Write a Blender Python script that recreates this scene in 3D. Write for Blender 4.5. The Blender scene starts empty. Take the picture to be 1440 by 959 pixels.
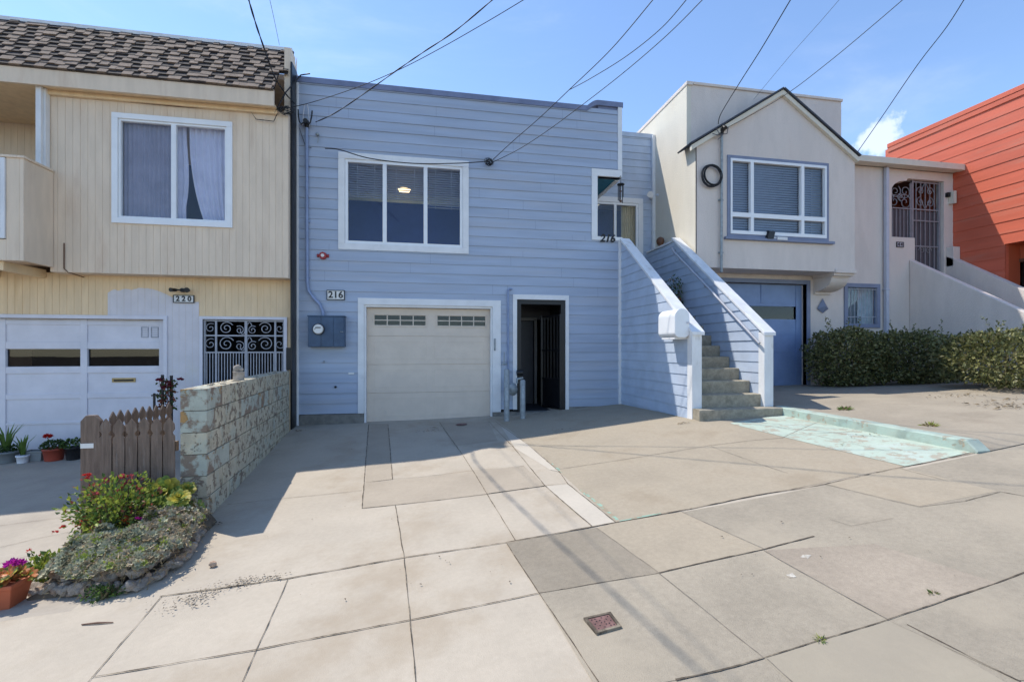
import bpy, bmesh, math, random
from mathutils import Vector, Matrix, noise
R = random.Random(7)
C = bpy.context.scene.collection
SC = bpy.context.scene
# ------------------------------------------------------------------ survey
# camera station and the bearing of the facades, measured from the photograph
FPX, CX, HY = 640.0, 720.0, 490.0
PSI = math.radians(10.5); cP, sP = math.cos(PSI), math.sin(PSI)
CAM = Vector((0.0, -8.66, 1.34))
def ray(px, py):
    u = (px-CX)/FPX; v = (HY-py)/FPX
    return Vector((u*cP+sP, -u*sP+cP, v))
def onY(px, py, Y):
    d = ray(px, py); return CAM + d*((Y-CAM.y)/d.y)
def onX(px, py, X):
    d = ray(px, py); return CAM + d*((X-CAM.x)/d.x)
def atT(px, py, t): return CAM + ray(px, py)*t
def XY(px, Y): return onY(px, 490, Y).x
def ZY(px, py, Y): return onY(px, py, Y).z

# ------------------------------------------------------------------ ground heights
def lerp(a, b, t): return a+(b-a)*t
def interp(xs, vs, x):
    if x <= xs[0]: return vs[0]+(vs[1]-vs[0])/(xs[1]-xs[0])*(x-xs[0])*0.3
    for i in range(len(xs)-1):
        if x <= xs[i+1]: return lerp(vs[i], vs[i+1], (x-xs[i])/(xs[i+1]-xs[i]))
    return vs[-1]+(vs[-1]-vs[-2])/(xs[-1]-xs[-2])*(x-xs[-1])*0.3
def zs(x):
    xx = max(-2.6, min(6.2, x))
    z = -.345+.0804*(xx+1.76)+.00414*(xx+1.76)*(xx-1.336)
    if x < -2.6: z += .070*(x+2.6)
    if x > 6.2: z += .10*(x-6.2)
    return z
def walkz(x, y): return zs(x)+.02*(y+5.2)
GX = [-2.4, 0.0, 1.6, 3.85, 5.25]
def g(x, y):
    if y <= -5.2: return walkz(x, y)
    a = interp(GX, [-.03, 0, .05, .22, .27], x)
    b = interp(GX, [-.20, -.09, .06, .30, .34], x)
    c = zs(x)
    y = min(0.0, y)
    if y > -2.6: return lerp(a, b, -y/2.6)
    return lerp(b, c, (-y-2.6)/2.6)
def gl(x, y):          # the left neighbour's drive
    if y <= -5.2: return walkz(x, y)
    return lerp(-.37, zs(x), min(1, max(0, -y/5.2))**1.0)
def gr(x, y):          # the right neighbour's drive
    if y <= -5.15: return walkz(x, y)
    f = min(1, max(0, (-y+.2)/5.3))
    return lerp(.475+.012*(x-5.25), max(.435, zs(x)+.03), f)
def onG(px, py, gf=g):
    d = ray(px, py); t = 3.0
    for _ in range(40):
        p = CAM+d*t
        t2 = (gf(p.x, p.y)-CAM.z)/d.z
        t = t*.5+max(.3, min(30, t2))*.5
    return CAM+d*t

# ------------------------------------------------------------------ materials
def srgb(r, gg, b):
    f = lambda c: (c/255/12.92) if c/255 <= .04045 else ((c/255+.055)/1.055)**2.4
    return (f(r), f(gg), f(b))
MATS = {}
def mat(name, col, rough=.7, var=.12, scale=6., bump=.15, bscale=90., stain=None, sscale=1.2, samt=.5, sedge=(.5, .7), metal=0., spec=.4,
        fine=0., grain=0., stretch=None, stain2=None, s2scale=8., s2edge=(.6, .64)):
    m = bpy.data.materials.new(name); m.use_nodes = True
    nt = m.node_tree; N = nt.nodes; L = nt.links
    b = N['Principled BSDF']; b.inputs['Roughness'].default_value = rough
    b.inputs['Metallic'].default_value = metal; b.inputs['Specular IOR Level'].default_value = spec
    tc = N.new('ShaderNodeTexCoord'); src = tc.outputs['Object']
    if stretch:
        mp = N.new('ShaderNodeMapping'); mp.inputs['Scale'].default_value = stretch
        L.new(src, mp.inputs['Vector']); src2 = mp.outputs['Vector']
    else: src2 = src
    def nz(sc, det=6, v=src, ro=.6):
        n = N.new('ShaderNodeTexNoise'); n.inputs['Scale'].default_value = sc; n.inputs['Detail'].default_value = det
        n.inputs['Roughness'].default_value = ro
        L.new(v, n.inputs['Vector']); return n.outputs['Fac']
    def mixc(f, a, bb):
        x = N.new('ShaderNodeMix'); x.data_type = 'RGBA'
        L.new(f, x.inputs['Factor'])
        for i, c in ((6, a), (7, bb)):
            if isinstance(c, tuple): x.inputs[i].default_value = (*c, 1)
            else: L.new(c, x.inputs[i])
        return x.outputs[2]
    def ramp(f, lo, hi, amt=1.):
        r = N.new('ShaderNodeMapRange'); r.inputs[1].default_value = lo; r.inputs[2].default_value = hi
        r.inputs[4].default_value = amt; r.interpolation_type = 'SMOOTHSTEP'
        L.new(f, r.inputs[0]); return r.outputs[0]
    dk = tuple(max(0, c*(1-var)) for c in col); lt = tuple(min(.95, c*(1+var)) for c in col)
    c = mixc(ramp(nz(scale, v=src2), .3, .7), dk, lt)
    if fine:
        fd = tuple(x*(1-fine) for x in col)
        c = mixc(ramp(nz(240, 3), .42, .30, .8), c, fd)
    if grain:
        gr_ = N.new('ShaderNodeMapRange'); gr_.inputs[1].default_value = .25; gr_.inputs[2].default_value = .75; gr_.inputs[3].default_value = 1-grain; gr_.inputs[4].default_value = 1+grain
        L.new(nz(26, 10, src, .82), gr_.inputs[0])
        vm = N.new('ShaderNodeVectorMath'); vm.operation = 'SCALE'; L.new(c, vm.inputs[0]); L.new(gr_.outputs[0], vm.inputs['Scale']); c = vm.outputs[0]
    m2 = None
    if stain: c = mixc(ramp(nz(sscale, 7, src2, .65), sedge[0], sedge[1], samt), c, stain)
    if stain2:
        m2 = ramp(nz(s2scale, 8, src, .7), s2edge[0], s2edge[1]); c = mixc(m2, c, stain2)
    L.new(c, b.inputs['Base Color'])
    if bump:
        bp = N.new('ShaderNodeBump'); bp.inputs['Strength'].default_value = bump; bp.inputs['Distance'].default_value = .01
        h_ = nz(bscale, 5)
        if m2 is not None:
            sb_ = N.new('ShaderNodeMath'); sb_.operation = 'SUBTRACT'; L.new(h_, sb_.inputs[0]); L.new(m2, sb_.inputs[1]); h_ = sb_.outputs[0]
        L.new(h_, bp.inputs['Height']); L.new(bp.outputs['Normal'], b.inputs['Normal'])
    MATS[name] = m; return m
def glass(name, tint=(.75, .8, .85), rough=0.):
    m = bpy.data.materials.new(name); m.use_nodes = True
    nt = m.node_tree; N = nt.nodes; L = nt.links
    for n in list(N): N.remove(n)
    o = N.new('ShaderNodeOutputMaterial'); t = N.new('ShaderNodeBsdfTransparent'); t.inputs[0].default_value = (*tint, 1)
    gl_ = N.new('ShaderNodeBsdfGlossy'); gl_.inputs['Roughness'].default_value = .01+rough
    lw = N.new('ShaderNodeLayerWeight'); lw.inputs['Blend'].default_value = .5; pw = N.new('ShaderNodeMath'); pw.operation = 'POWER'; pw.inputs[1].default_value = 4.; L.new(lw.outputs['Facing'], pw.inputs[0]); fr = N.new('ShaderNodeMath'); fr.operation = 'MULTIPLY_ADD'; fr.inputs[1].default_value = .9; fr.inputs[2].default_value = .035; L.new(pw.outputs[0], fr.inputs[0])
    tc = N.new('ShaderNodeTexCoord'); nz = N.new('ShaderNodeTexNoise'); nz.inputs['Scale'].default_value = 1.5
    bp = N.new('ShaderNodeBump'); bp.inputs['Strength'].default_value = .012; bp.inputs['Distance'].default_value = .03
    L.new(tc.outputs['Object'], nz.inputs['Vector']); L.new(nz.outputs['Fac'], bp.inputs['Height'])
    L.new(bp.outputs['Normal'], gl_.inputs['Normal'])
    x = N.new('ShaderNodeMixShader'); L.new(fr.outputs[0], x.inputs[0]); L.new(t.outputs[0], x.inputs[1]); L.new(gl_.outputs[0], x.inputs[2])
    L.new(x.outputs[0], o.inputs[0]); return m
def leafmat(name, col, trans=.35, rough=.5, var=.25):
    m = mat(name, col, rough, var, 14., 0, spec=.35)
    N = m.node_tree.nodes; L = m.node_tree.links; b = N['Principled BSDF']; o = N['Material Output']
    t = N.new('ShaderNodeBsdfTranslucent'); x = N.new('ShaderNodeMixShader'); x.inputs[0].default_value = trans
    L.new(b.inputs['Base Color'].links[0].from_socket, t.inputs[0])
    L.new(b.outputs[0], x.inputs[1]); L.new(t.outputs[0], x.inputs[2]); L.new(x.outputs[0], o.inputs[0])
    return m

# ------------------------------------------------------------------ mesh helpers
class MB:
    def __init__(s): s.v = []; s.f = []; s.m = []; s.sm = []
    def add(s, vs, fs, mi=0, smooth=False):
        o = len(s.v); s.v += [tuple(p) for p in vs]
        for f in fs: s.f.append(tuple(i+o for i in f)); s.m.append(mi); s.sm.append(smooth)
    def box(s, x0, x1, y0, y1, z0, z1, mi=0):
        vs = [(x, y, z) for z in (z0, z1) for y in (y0, y1) for x in (x0, x1)]
        s.add(vs, [(0,2,3,1),(4,5,7,6),(0,1,5,4),(2,6,7,3),(0,4,6,2),(1,3,7,5)], mi)
    def hexa(s, P, a0, a1, o0, o1, z0, z1, mi=0):
        vs = [P(a, o, z) for z in (z0, z1) for o in (o0, o1) for a in (a0, a1)]
        s.add(vs, [(0,2,3,1),(4,5,7,6),(0,1,5,4),(2,6,7,3),(0,4,6,2),(1,3,7,5)], mi)
    def quad(s, a, b, c, d, mi=0): s.add([a, b, c, d], [(0,1,2,3)], mi)
    def prism(s, poly, vec, mi=0, smooth=False):
        n = len(poly); v = Vector(vec)
        vs = [Vector(p) for p in poly]+[Vector(p)+v for p in poly]
        s.add(vs, [tuple(range(n)), tuple(range(2*n-1, n-1, -1))], mi)
        o = len(s.v)-2*n
        for i in range(n):
            j = (i+1) % n
            s.f.append((o+i, o+j, o+n+j, o+n+i)); s.m.append(mi); s.sm.append(smooth)
    def tube(s, path, r, n=8, mi=0, cap=True, smooth=True):
        path = [Vector(p) for p in path]; k = len(path); rs = r if isinstance(r, (list, tuple)) else [r]*k
        vs = []; prev = None
        for i, p in enumerate(path):
            d = (path[min(i+1, k-1)]-path[max(i-1, 0)]).normalized()
            if prev is None:
                a = d.orthogonal().normalized()
            else:
                a = prev-d*prev.dot(d); a = a.normalized() if a.length > 1e-6 else d.orthogonal().normalized()
            prev = a; b = d.cross(a)
            for q in range(n):
                an = 2*math.pi*q/n; vs.append(p+(a*math.cos(an)+b*math.sin(an))*rs[i])
        fs = []
        for i in range(k-1):
            for q in range(n):
                q2 = (q+1) % n; fs.append((i*n+q, i*n+q2, (i+1)*n+q2, (i+1)*n+q))
        s.add(vs, fs, mi, smooth)
        if cap: s.add(vs[:n], [tuple(range(n-1, -1, -1))], mi); s.add(vs[-n:], [tuple(range(n))], mi)
    def bar(s, a, b, w, d, mi=0, up=Vector((0, 0, 1))):
        a = Vector(a); b = Vector(b); ax = (b-a).normalized()
        if abs(ax.dot(up)) > .98: up = Vector((0, 1, 0))
        sx = ax.cross(up).normalized(); uz = sx.cross(ax)
        vs = [p+sx*i*w/2+uz*j*d/2 for p in (a, b) for j in (-1, 1) for i in (-1, 1)]
        s.add(vs, [(0,2,3,1),(4,5,7,6),(0,1,5,4),(2,6,7,3),(0,4,6,2),(1,3,7,5)], mi)
    def lathe(s, c, prof, n=20, mi=0, smooth=True):
        c = Vector(c); vs = []
        for r, z in prof:
            for q in range(n): a = 2*math.pi*q/n; vs.append(c+Vector((r*math.cos(a), r*math.sin(a), z)))
        fs = []
        for i in range(len(prof)-1):
            for q in range(n): q2 = (q+1) % n; fs.append((i*n+q, i*n+q2, (i+1)*n+q2, (i+1)*n+q))
        s.add(vs, fs, mi, smooth)
        s.add(vs[:n], [tuple(range(n-1, -1, -1))], mi); s.add(vs[-n:], [tuple(range(n))], mi)
    def blob(s, c, r, sub=2, amp=.25, freq=1.5, squash=(1, 1, 1), mi=0, seed=0, smooth=True):
        bm = bmesh.new(); bmesh.ops.create_icosphere(bm, subdivisions=sub, radius=1)
        c = Vector(c); off = Vector((seed*3.7, seed*1.3, seed*2.1)); vs = []
        for v in bm.verts:
            k = 1+amp*noise.noise(v.co*freq+off)
            vs.append(c+Vector((v.co.x*squash[0], v.co.y*squash[1], v.co.z*squash[2]))*r*k)
        s.add(vs, [tuple(v.index for v in f.verts) for f in bm.faces], mi, smooth); bm.free()
    def leaf(s, c, d, up, l, w, mi=0, fold=.25):
        d = d.normalized(); sd = d.cross(up)
        sd = sd.normalized() if sd.length > 1e-4 else d.orthogonal().normalized()
        nn = sd.cross(d)
        m1 = c+d*l*.45
        s.add([c, m1+sd*w/2+nn*w*fold, c+d*l, m1-sd*w/2+nn*w*fold, m1], [(0,1,4), (1,2,4), (4,2,3), (0,4,3)], mi, True)
def _spat(s, c, d, up, l, w, mi=0, fold=.15):
    d = d.normalized(); sd = d.cross(up); sd = sd.normalized() if sd.length > 1e-4 else d.orthogonal().normalized(); nn = sd.cross(d)
    pr = [(.0, .18), (.35, .62), (.65, 1.), (.86, .86), (1., .30)]
    vs = []
    for f, k in pr: vs += [c+d*l*f-sd*w*k/2+nn*w*fold*k, c+d*l*f+nn*l*.10*f*f, c+d*l*f+sd*w*k/2+nn*w*fold*k]
    s.add(vs, [q for i in range(4) for q in ((3*i, 3*i+1, 3*i+4, 3*i+3), (3*i+1, 3*i+2, 3*i+5, 3*i+4))], mi, True)
MB.spat = _spat
def rv(r=1.):
    while True:
        v = Vector((R.uniform(-1, 1), R.uniform(-1, 1), R.uniform(-1, 1)))
        if .05 < v.length < 1: return v.normalized()*r
def rects(a0, a1, z0, z1, holes):
    xs = sorted({a0, a1, *[v for h in holes for v in h[:2] if a0 < v < a1]})
    zz = sorted({z0, z1, *[v for h in holes for v in h[2:] if z0 < v < z1]})
    out = []
    for i in range(len(zz)-1):
        zc = (zz[i]+zz[i+1])/2; run = None
        for j in range(len(xs)-1):
            xc = (xs[j]+xs[j+1])/2
            if any(h[0] < xc < h[1] and h[2] < zc < h[3] for h in holes):
                if run: out.append((*run, zz[i], zz[i+1])); run = None
            else: run = (run[0], xs[j+1]) if run else (xs[j], xs[j+1])
        if run: out.append((*run, zz[i], zz[i+1]))
    return out
def siding(mb, P, a0, a1, z0, z1, course, holes=(), lip=.014, back=.10, mi=0, jitter=0.003, joint=None):
    z = z0; k = 0
    while z < z1-1e-4:
        zt = min(z+course, z1); lp = lip+R.uniform(-jitter, jitter)
        f = lambda q: .002+lp*(1-(q-z)/course)
        for (s0, s1, ra, rb) in rects(a0, a1, z, zt, holes):
            n = max(1, int((s1-s0)/.8)); 
            for i in range(n):
                u0 = lerp(s0, s1, i/n); u1 = lerp(s0, s1, (i+1)/n)
                w0 = 0.0025*noise.noise(Vector((u0*.9, z*3.1, 1.7))); w1 = 0.0025*noise.noise(Vector((u1*.9, z*3.1, 1.7)))
                mb.quad(P(u0, f(ra)+w0*0, ra+w0), P(u1, f(ra), ra+w1), P(u1, f(rb), rb+w1), P(u0, f(rb), rb+w0), mi)
                if abs(ra-z) < 1e-5:
                    mb.quad(P(u0, -.01, ra+w0), P(u1, -.01, ra+w1), P(u1, f(ra), ra+w1), P(u0, f(ra), ra+w0), mi)
            if joint is not None and abs(ra-z) < 1e-5 and s1-s0 > 1.2:
                for _ in range(int((s1-s0)/2.2)+(R.random() < .3)):
                    u = R.uniform(s0+.2, s1-.2); mb.quad(P(u, f(ra)+.0006, ra), P(u+.004, f(ra)+.0006, ra), P(u+.004, f(rb)+.0006, rb), P(u, f(rb)+.0006, rb), joint)
            # reveal + backing
            if back: mb.hexa(P, s0, s1, -back, -.012, ra, rb, mi)
        z = zt; k += 1
def vboards(mb, P, a0, a1, z0, z1, pitch, holes=(), gap=.0045, depth=.004, back=.10, mi=0):
    for (s0, s1, ra, rb) in rects(a0, a1, z0, z1, holes):
        mb.hexa(P, s0, s1, -back, 0, ra, rb, mi)
    s = a0
    while s < a1-1e-4:
        e = min(s+pitch, a1)
        cut = [(h[0], h[1], h[2], h[3]) for h in holes]
        for (s0, s1, ra, rb) in rects(s, e-gap, z0, z1, cut):
            mb.hexa(P, s0, s1, .0005, depth, ra, rb, mi)
        s = e
def ring(mb, P, a0, a1, z0, z1, w, o0, o1, bottom=True, mi=0):
    hz = z0+w if bottom else z0
    mb.hexa(P, a0, a1, o0, o1, z1-w, z1, mi)
    if bottom: mb.hexa(P, a0, a1, o0, o1, z0, z0+w, mi)
    mb.hexa(P, a0, a0+w, o0, o1, hz, z1-w, mi); mb.hexa(P, a1-w, a1, o0, o1, hz, z1-w, mi)

# ------------------------------------------------------------------ objects
ROOT = {}
def thing(name, label, cat, loc, group=None):
    o = bpy.data.objects.new(name, None); C.objects.link(o); o.location = loc; o.empty_display_size = .2
    o['label'] = label; o['category'] = cat
    if group: o['group'] = group
    ROOT[o.name] = Vector(loc); return o
def mk(name, mb, mats, parent=None, loc=None, label=None, cat=None, group=None, kind=None, clip=(), bevel=0, recalc=True):
    if not isinstance(mats, (list, tuple)): mats = [mats]
    if parent: org = ROOT[parent.name]
    elif loc is not None: org = Vector(loc)
    elif kind: org = Vector((0, 0, 0))
    else:
        xs = [v[0] for v in mb.v]; ys = [v[1] for v in mb.v]
        org = Vector(((min(xs)+max(xs))/2, (min(ys)+max(ys))/2, min(v[2] for v in mb.v)))
    me = bpy.data.meshes.new(name)
    me.from_pydata([tuple(Vector(v)-org) for v in mb.v], [], mb.f)
    for m in mats: me.materials.append(m)
    me.polygons.foreach_set('material_index', mb.m); me.polygons.foreach_set('use_smooth', mb.sm)
    if clip or recalc:
        bm = bmesh.new(); bm.from_mesh(me)
        for co, no in clip:
            bmesh.ops.bisect_plane(bm, geom=bm.verts[:]+bm.edges[:]+bm.faces[:], plane_co=Vector(co)-org, plane_no=Vector(no), clear_outer=True, dist=1e-6)
        if recalc: bmesh.ops.recalc_face_normals(bm, faces=bm.faces[:])
        bm.to_mesh(me); bm.free()
    me.update()
    o = bpy.data.objects.new(name, me); C.objects.link(o)
    if parent: o.parent = parent; ROOT[o.name] = org
    else: o.location = org; ROOT[o.name] = org
    if bevel:
        b = o.modifiers.new('edge', 'BEVEL'); b.width = bevel; b.segments = 2; b.limit_method = 'ANGLE'; b.angle_limit = math.radians(40)
    if label: o['label'] = label
    if cat: o['category'] = cat
    if group: o['group'] = group
    if kind: o['kind'] = kind
    return o
def dup(root, loc, rz=None, label=None, scale=None):
    r = root.copy(); C.objects.link(r); r.location = loc
    if rz is not None: r.rotation_euler = (0, 0, rz)
    if scale: r.scale = scale
    if label: r['label'] = label
    for ch in list(root.children):
        c = ch.copy(); C.objects.link(c); c.parent = r
        for q in list(ch.children):
            d = q.copy(); C.objects.link(d); d.parent = c
    return r
def text(mb, body, size, P, a, z, off=.004, depth=.006, shear=0., mi=0, align='CENTER', spacing=1., embolden=0.):
    cu = bpy.data.curves.new('t', 'FONT'); cu.body = body; cu.size = size; cu.align_x = align; cu.align_y = 'CENTER'
    cu.shear = shear; cu.extrude = depth/2; cu.space_character = spacing; cu.offset = embolden; cu.resolution_u = 4
    o = bpy.data.objects.new('t', cu); C.objects.link(o)
    me = bpy.data.meshes.new_from_object(o.evaluated_get(bpy.context.evaluated_depsgraph_get()))
    mb.add([P(a+v.co.x, off+v.co.z, z+v.co.y) for v in me.vertices], [tuple(p.vertices) for p in me.polygons], mi)
    bpy.data.objects.remove(o); bpy.data.curves.remove(cu); bpy.data.meshes.remove(me)
def scroll(mb, P, a, z, r, turns=1.6, start=0., sign=1, off=0., th=.008, n=26):
    pts = []
    for i in range(n+1):
        t = i/n; an = start+sign*t*turns*2*math.pi; rr = r*(1-t*.85)
        pts.append(P(a+rr*math.cos(an), off, z+rr*math.sin(an)))
    mb.tube(pts, th, 5)
def PY(Y): return lambda a, o, z: Vector((a, Y-o, z))     # wall facing the street
def PXm(X): return lambda a, o, z: Vector((X-o, a, z))    # wall facing -x
def PXp(X): return lambda a, o, z: Vector((X+o, a, z))    # wall facing +x
SUN_E, SKY_E, EXPO = 2.75, .15, .92
AIR, DUST, OZ = .9, .0, 3.0
CLOUD = (4.6, 4.8, 5.1)
# ------------------------------------------------------------------ material list
M_blue = mat('blue siding paint', (.36, .42, .525), .6, .09, 1.3, .12, 70., stain=(.41, .435, .495), sscale=1.0, samt=.75, sedge=(.45, .7), stretch=(.4, 1, 5.43), stain2=(.22, .24, .32), s2scale=5., s2edge=(.70, .76))
M_blue2 = mat('blue stair siding paint', (.42, .49, .595), .6, .08, 3., .1, 70., stain=(.49, .52, .60), samt=.5)
M_cap = mat('slate blue trim', (.17, .20, .31), .55, .15, 4., .1)
M_white = mat('white trim paint', (.74, .74, .74), .5, .05, 4., .06, 60., stain=(.55, .54, .52), sscale=3., samt=.5, sedge=(.58, .75))
M_whiteg = mat('weathered white paint', (.70, .70, .70), .55, .08, 5., .1, 60., stain=(.45, .42, .38), sscale=4., samt=.6, sedge=(.56, .7), stretch=(1, 1, .4))
M_vinyl = mat('white vinyl', (.78, .79, .8), .35, .03, 4., 0)
M_door = mat('cream garage door paint', (.66, .56, .46), .45, .04, 4., .05, stain=(.58, .49, .40), sscale=1.5, samt=.4)
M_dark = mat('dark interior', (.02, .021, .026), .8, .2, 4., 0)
M_navy = mat('navy room wall', (.028, .065, .30), .7, .1, 3., 0)
M_cream2 = mat('pale room trim', (.75, .82, .74), .6, .1, 3., 0)
M_blind = mat('blind slats', (.50, .54, .62), .5, .06, 4., 0)
M_blindw = mat('pale blind slats', (.30, .37, .50), .5, .06, 4., 0)
M_black = mat('black painted metal', (.010, .010, .012), .4, .2, 6., .05)
M_blackp = mat('black plastic', (.015, .015, .017), .45, .1, 6., 0)
M_iron = mat('grey painted iron', (.36, .37, .41), .5, .12, 8., .08)
M_ironw = mat('pale painted iron', (.55, .55, .58), .5, .1, 8., .08)
M_galv = mat('galvanised pipe', (.30, .33, .34), .55, .2, 12., .1, metal=.3, stain=(.3, .2, .13), sscale=9., samt=.5, sedge=(.62, .7))
M_bluepipe = mat('pipe painted siding blue', (.24, .30, .45), .5, .1, 6., .05)
M_meter = mat('blue grey cabinet paint', (.055, .095, .16), .5, .15, 5., .08, stain=(.10, .14, .2), samt=.5)
M_red = mat('red bell paint', (.33, .03, .03), .4, .1, 8., 0)
M_yel = mat('pale yellow plywood', (.72, .585, .445), .75, .06, 2.5, .2, 50., stain=(.56, .41, .29), sscale=1.3, samt=.6, sedge=(.5, .75), stretch=(3, 3, .5))
M_yel2 = mat('ochre plywood', (.75, .57, .36), .75, .07, 2.5, .2, 50., stain=(.62, .43, .23), sscale=1.3, samt=.4, sedge=(.5, .75), stretch=(3, 3, .5))
M_lgar = mat('cool white garage paint', (.66, .645, .69), .55, .05, 3., .06, stain=(.52, .54, .6), samt=.4)
M_patch = mat('cool white primer patch', (.63, .60, .62), .7, .05, 3., .15, stain=(.60, .57, .5), sscale=2., samt=.5)
M_shT = mat('tan shingle', (.235, .172, .13), .9, .25, 4., .5, 200., stain=(.2, .14, .1), sscale=4.)
M_shD = mat('dark shingle', (.045, .036, .034), .9, .3, 4., .5, 200.)
M_stucco = mat('grey white stucco', (.67, .59, .53), .85, .05, 2., .9, 55., stain=(.58, .49, .43), sscale=1.0, samt=.5, sedge=(.5, .75), stretch=(2, 2, .6), grain=0.05)
M_stuccoc = mat('cream stucco', (.66, .61, .51), .85, .04, 2., .5, 45., stain=(.55, .47, .36), sscale=1.0, samt=.45, sedge=(.5, .75), stretch=(2, 2, .6), grain=0.05)
M_rblue = mat('dusty blue trim', (.19, .22, .31), .55, .08, 5., .08)
M_rdoor = mat('dusty blue door', (.20, .28, .46), .5, .08, 3., .06, stain=(.14, .2, .34), samt=.4)
M_roofd = mat('dark roof edge', (.05, .055, .07), .7, .2, 6., .2)
M_tile = mat('grey composition roof', (.30, .27, .23), .9, .3, 9., .6, 120., stain=(.12, .11, .1), sscale=5., samt=.8)
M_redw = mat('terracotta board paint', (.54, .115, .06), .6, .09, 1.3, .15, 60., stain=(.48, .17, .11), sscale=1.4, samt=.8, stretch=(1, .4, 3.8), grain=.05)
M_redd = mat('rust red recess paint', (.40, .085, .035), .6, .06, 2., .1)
M_brown = mat('brown window frame', (.12, .055, .03), .5, .1, 5., .05)
M_wood = mat('grey barn wood', (.28, .27, .25), .9, .25, 6., .3, 60., stretch=(1, 6, 6))
M_teal = mat('teal porch ceiling', (.03, .16, .24), .6, .1, 3., .05)
M_beige = mat('beige curtain', (.52, .45, .30), .8, .1, 4., 0)
M_lav = mat('lavender curtain', (.62, .60, .70), .8, .08, 4., 0)
M_lavd = mat('grey sheer curtain', (.30, .28, .34), .8, .1, 4., 0)
M_step = mat('aggregate step concrete', (.33, .29, .22), .9, .18, 14., .6, 120., stain=(.20, .18, .13), sscale=6., samt=.7, fine=.35, grain=0.22)
M_found = mat('raw foundation concrete', (.20, .19, .17), .9, .2, 8., .5, stain=(.3, .29, .26), sscale=3.)
M_conc = mat('pale concrete', (.415, .36, .285), .85, .06, 1.6, .25, 150., stain=(.31, .245, .17), sscale=1.1, samt=.62, sedge=(.46, .70), fine=.10, stain2=(.26, .21, .16), s2scale=3.2, s2edge=(.74, .80), grain=0.1)
M_conc2 = mat('tan concrete', (.36, .305, .235), .85, .06, 1.8, .3, 150., stain=(.30, .25, .19), sscale=1.2, samt=.5, fine=.2, grain=0.1)
M_concw = mat('new pale concrete', (.47, .42, .345), .8, .04, 1.8, .2, 150., stain=(.40, .35, .28), samt=.4, grain=0.08)
M_apron = mat('old beige concrete', (.355, .30, .222), .9, .10, 1.1, .4, 160., stain=(.235, .185, .125), sscale=1.1, samt=.55, sedge=(.47, .7), fine=.30, stain2=(.41, .35, .26), s2scale=2.3, s2edge=(.66, .74), grain=0.16)
M_walk = mat('grey pebbled concrete', (.31, .268, .205), .9, .09, 1.4, .5, 170., stain=(.38, .325, .245), sscale=.9, samt=.6, sedge=(.48, .65), fine=.42, stain2=(.22, .19, .15), s2scale=2.6, s2edge=(.68, .76), grain=0.2)
M_walkd = mat('dark pebbled concrete', (.255, .218, .165), .9, .09, 1.8, .5, 170., stain=(.30, .265, .21), sscale=1.3, samt=.5, fine=.42, grain=0.2)
M_ldrive = mat('left drive concrete', (.37, .325, .265), .85, .08, 1.6, .3, 150., stain=(.28, .24, .2), sscale=1.0, samt=.5, fine=.12, grain=0.1)
M_rdrive = mat('right drive concrete', (.32, .275, .21), .9, .09, 1.5, .4, 150., stain=(.23, .19, .14), sscale=1.2, samt=.6, fine=.3, grain=0.16)
M_mint = mat('worn mint paint', (.40, .47, .39), .8, .06, 3., .3, 120., stain=(.45, .51, .46), sscale=2., samt=.7, fine=.15, stain2=(.36, .33, .26), s2scale=7., s2edge=(.52, .58), grain=0.1)
M_green = mat('worn green kerb paint', (.34, .40, .34), .85, .12, 5., .5, 80., stain=(.36, .46, .40), sscale=4., samt=.9, sedge=(.45, .6), stain2=(.36, .30, .22), s2scale=7., s2edge=(.56, .62))
M_joint = mat('dirt filled joint', (.10, .08, .058), .95, .4, 20., .5, stain=(.25, .21, .155), sscale=5., samt=1., sedge=(.50, .62))
M_faint = mat('faint brown line', (.21, .18, .145), .95, .3, 20., .3)
M_road = mat('asphalt', (.05, .05, .052), .9, .15, 4., .5, 150.)
M_earth = mat('earth', (.12, .09, .06), .95, .3, 5., .6)
M_block = mat('peeling painted block', (.49, .44, .325), .85, .15, 9., .7, 60., stain=(.38, .42, .36), sscale=4.5, samt=.6, sedge=(.52, .64), stain2=(.23, .18, .135), s2scale=11., s2edge=(.525, .585))
M_blocko = mat('bare orange block', (.42, .44, .37), .9, .12, 7., .7, 60., stain=(.23, .17, .125), sscale=4., samt=.95, sedge=(.47, .55), stain2=(.42, .25, .10), s2scale=4.5, s2edge=(.58, .62))
M_mort = mat('mortar', (.25, .22, .17), .95, .2, 15., .5)
M_fence = mat('weathered brown picket', (.175, .125, .095), .85, .25, 5., .4, 60., stretch=(8, 8, .8), stain=(.30, .25, .22), sscale=3., samt=.5, sedge=(.55, .7))
M_rock = mat('rust brown rock', (.44, .31, .22), .9, .35, 9., .8, 40., stain=(.36, .29, .24), sscale=6., samt=.8)
M_rock2 = mat('grey brown rock', (.40, .34, .28), .9, .3, 9., .8, 40., stain=(.40, .34, .29), sscale=6., samt=.8)
M_terra = mat('terracotta plastic', (.42, .105, .045), .6, .08, 4., .05)
M_wire = mat('black cable', (.02, .02, .023), .6, .1, 10., 0)
M_wireg = mat('grey cable', (.10, .10, .11), .6, .1, 10., 0)
M_rust = mat('rusty iron lid', (.16, .085, .075), .7, .25, 20., .5, 60., stain=(.22, .15, .14), sscale=8.)
M_brass = mat('old brass', (.35, .26, .12), .45, .2, 9., .05, metal=.7)
M_plaq = mat('white enamel plaque', (.72, .71, .68), .4, .05, 6., 0)
M_lit = bpy.data.materials.new('lamp glow'); M_lit.use_nodes = True
M_lit.node_tree.nodes['Principled BSDF'].inputs['Emission Color'].default_value = (1, .72, .36, 1)
M_lit.node_tree.nodes['Principled BSDF'].inputs['Emission Strength'].default_value = 1.6
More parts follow.
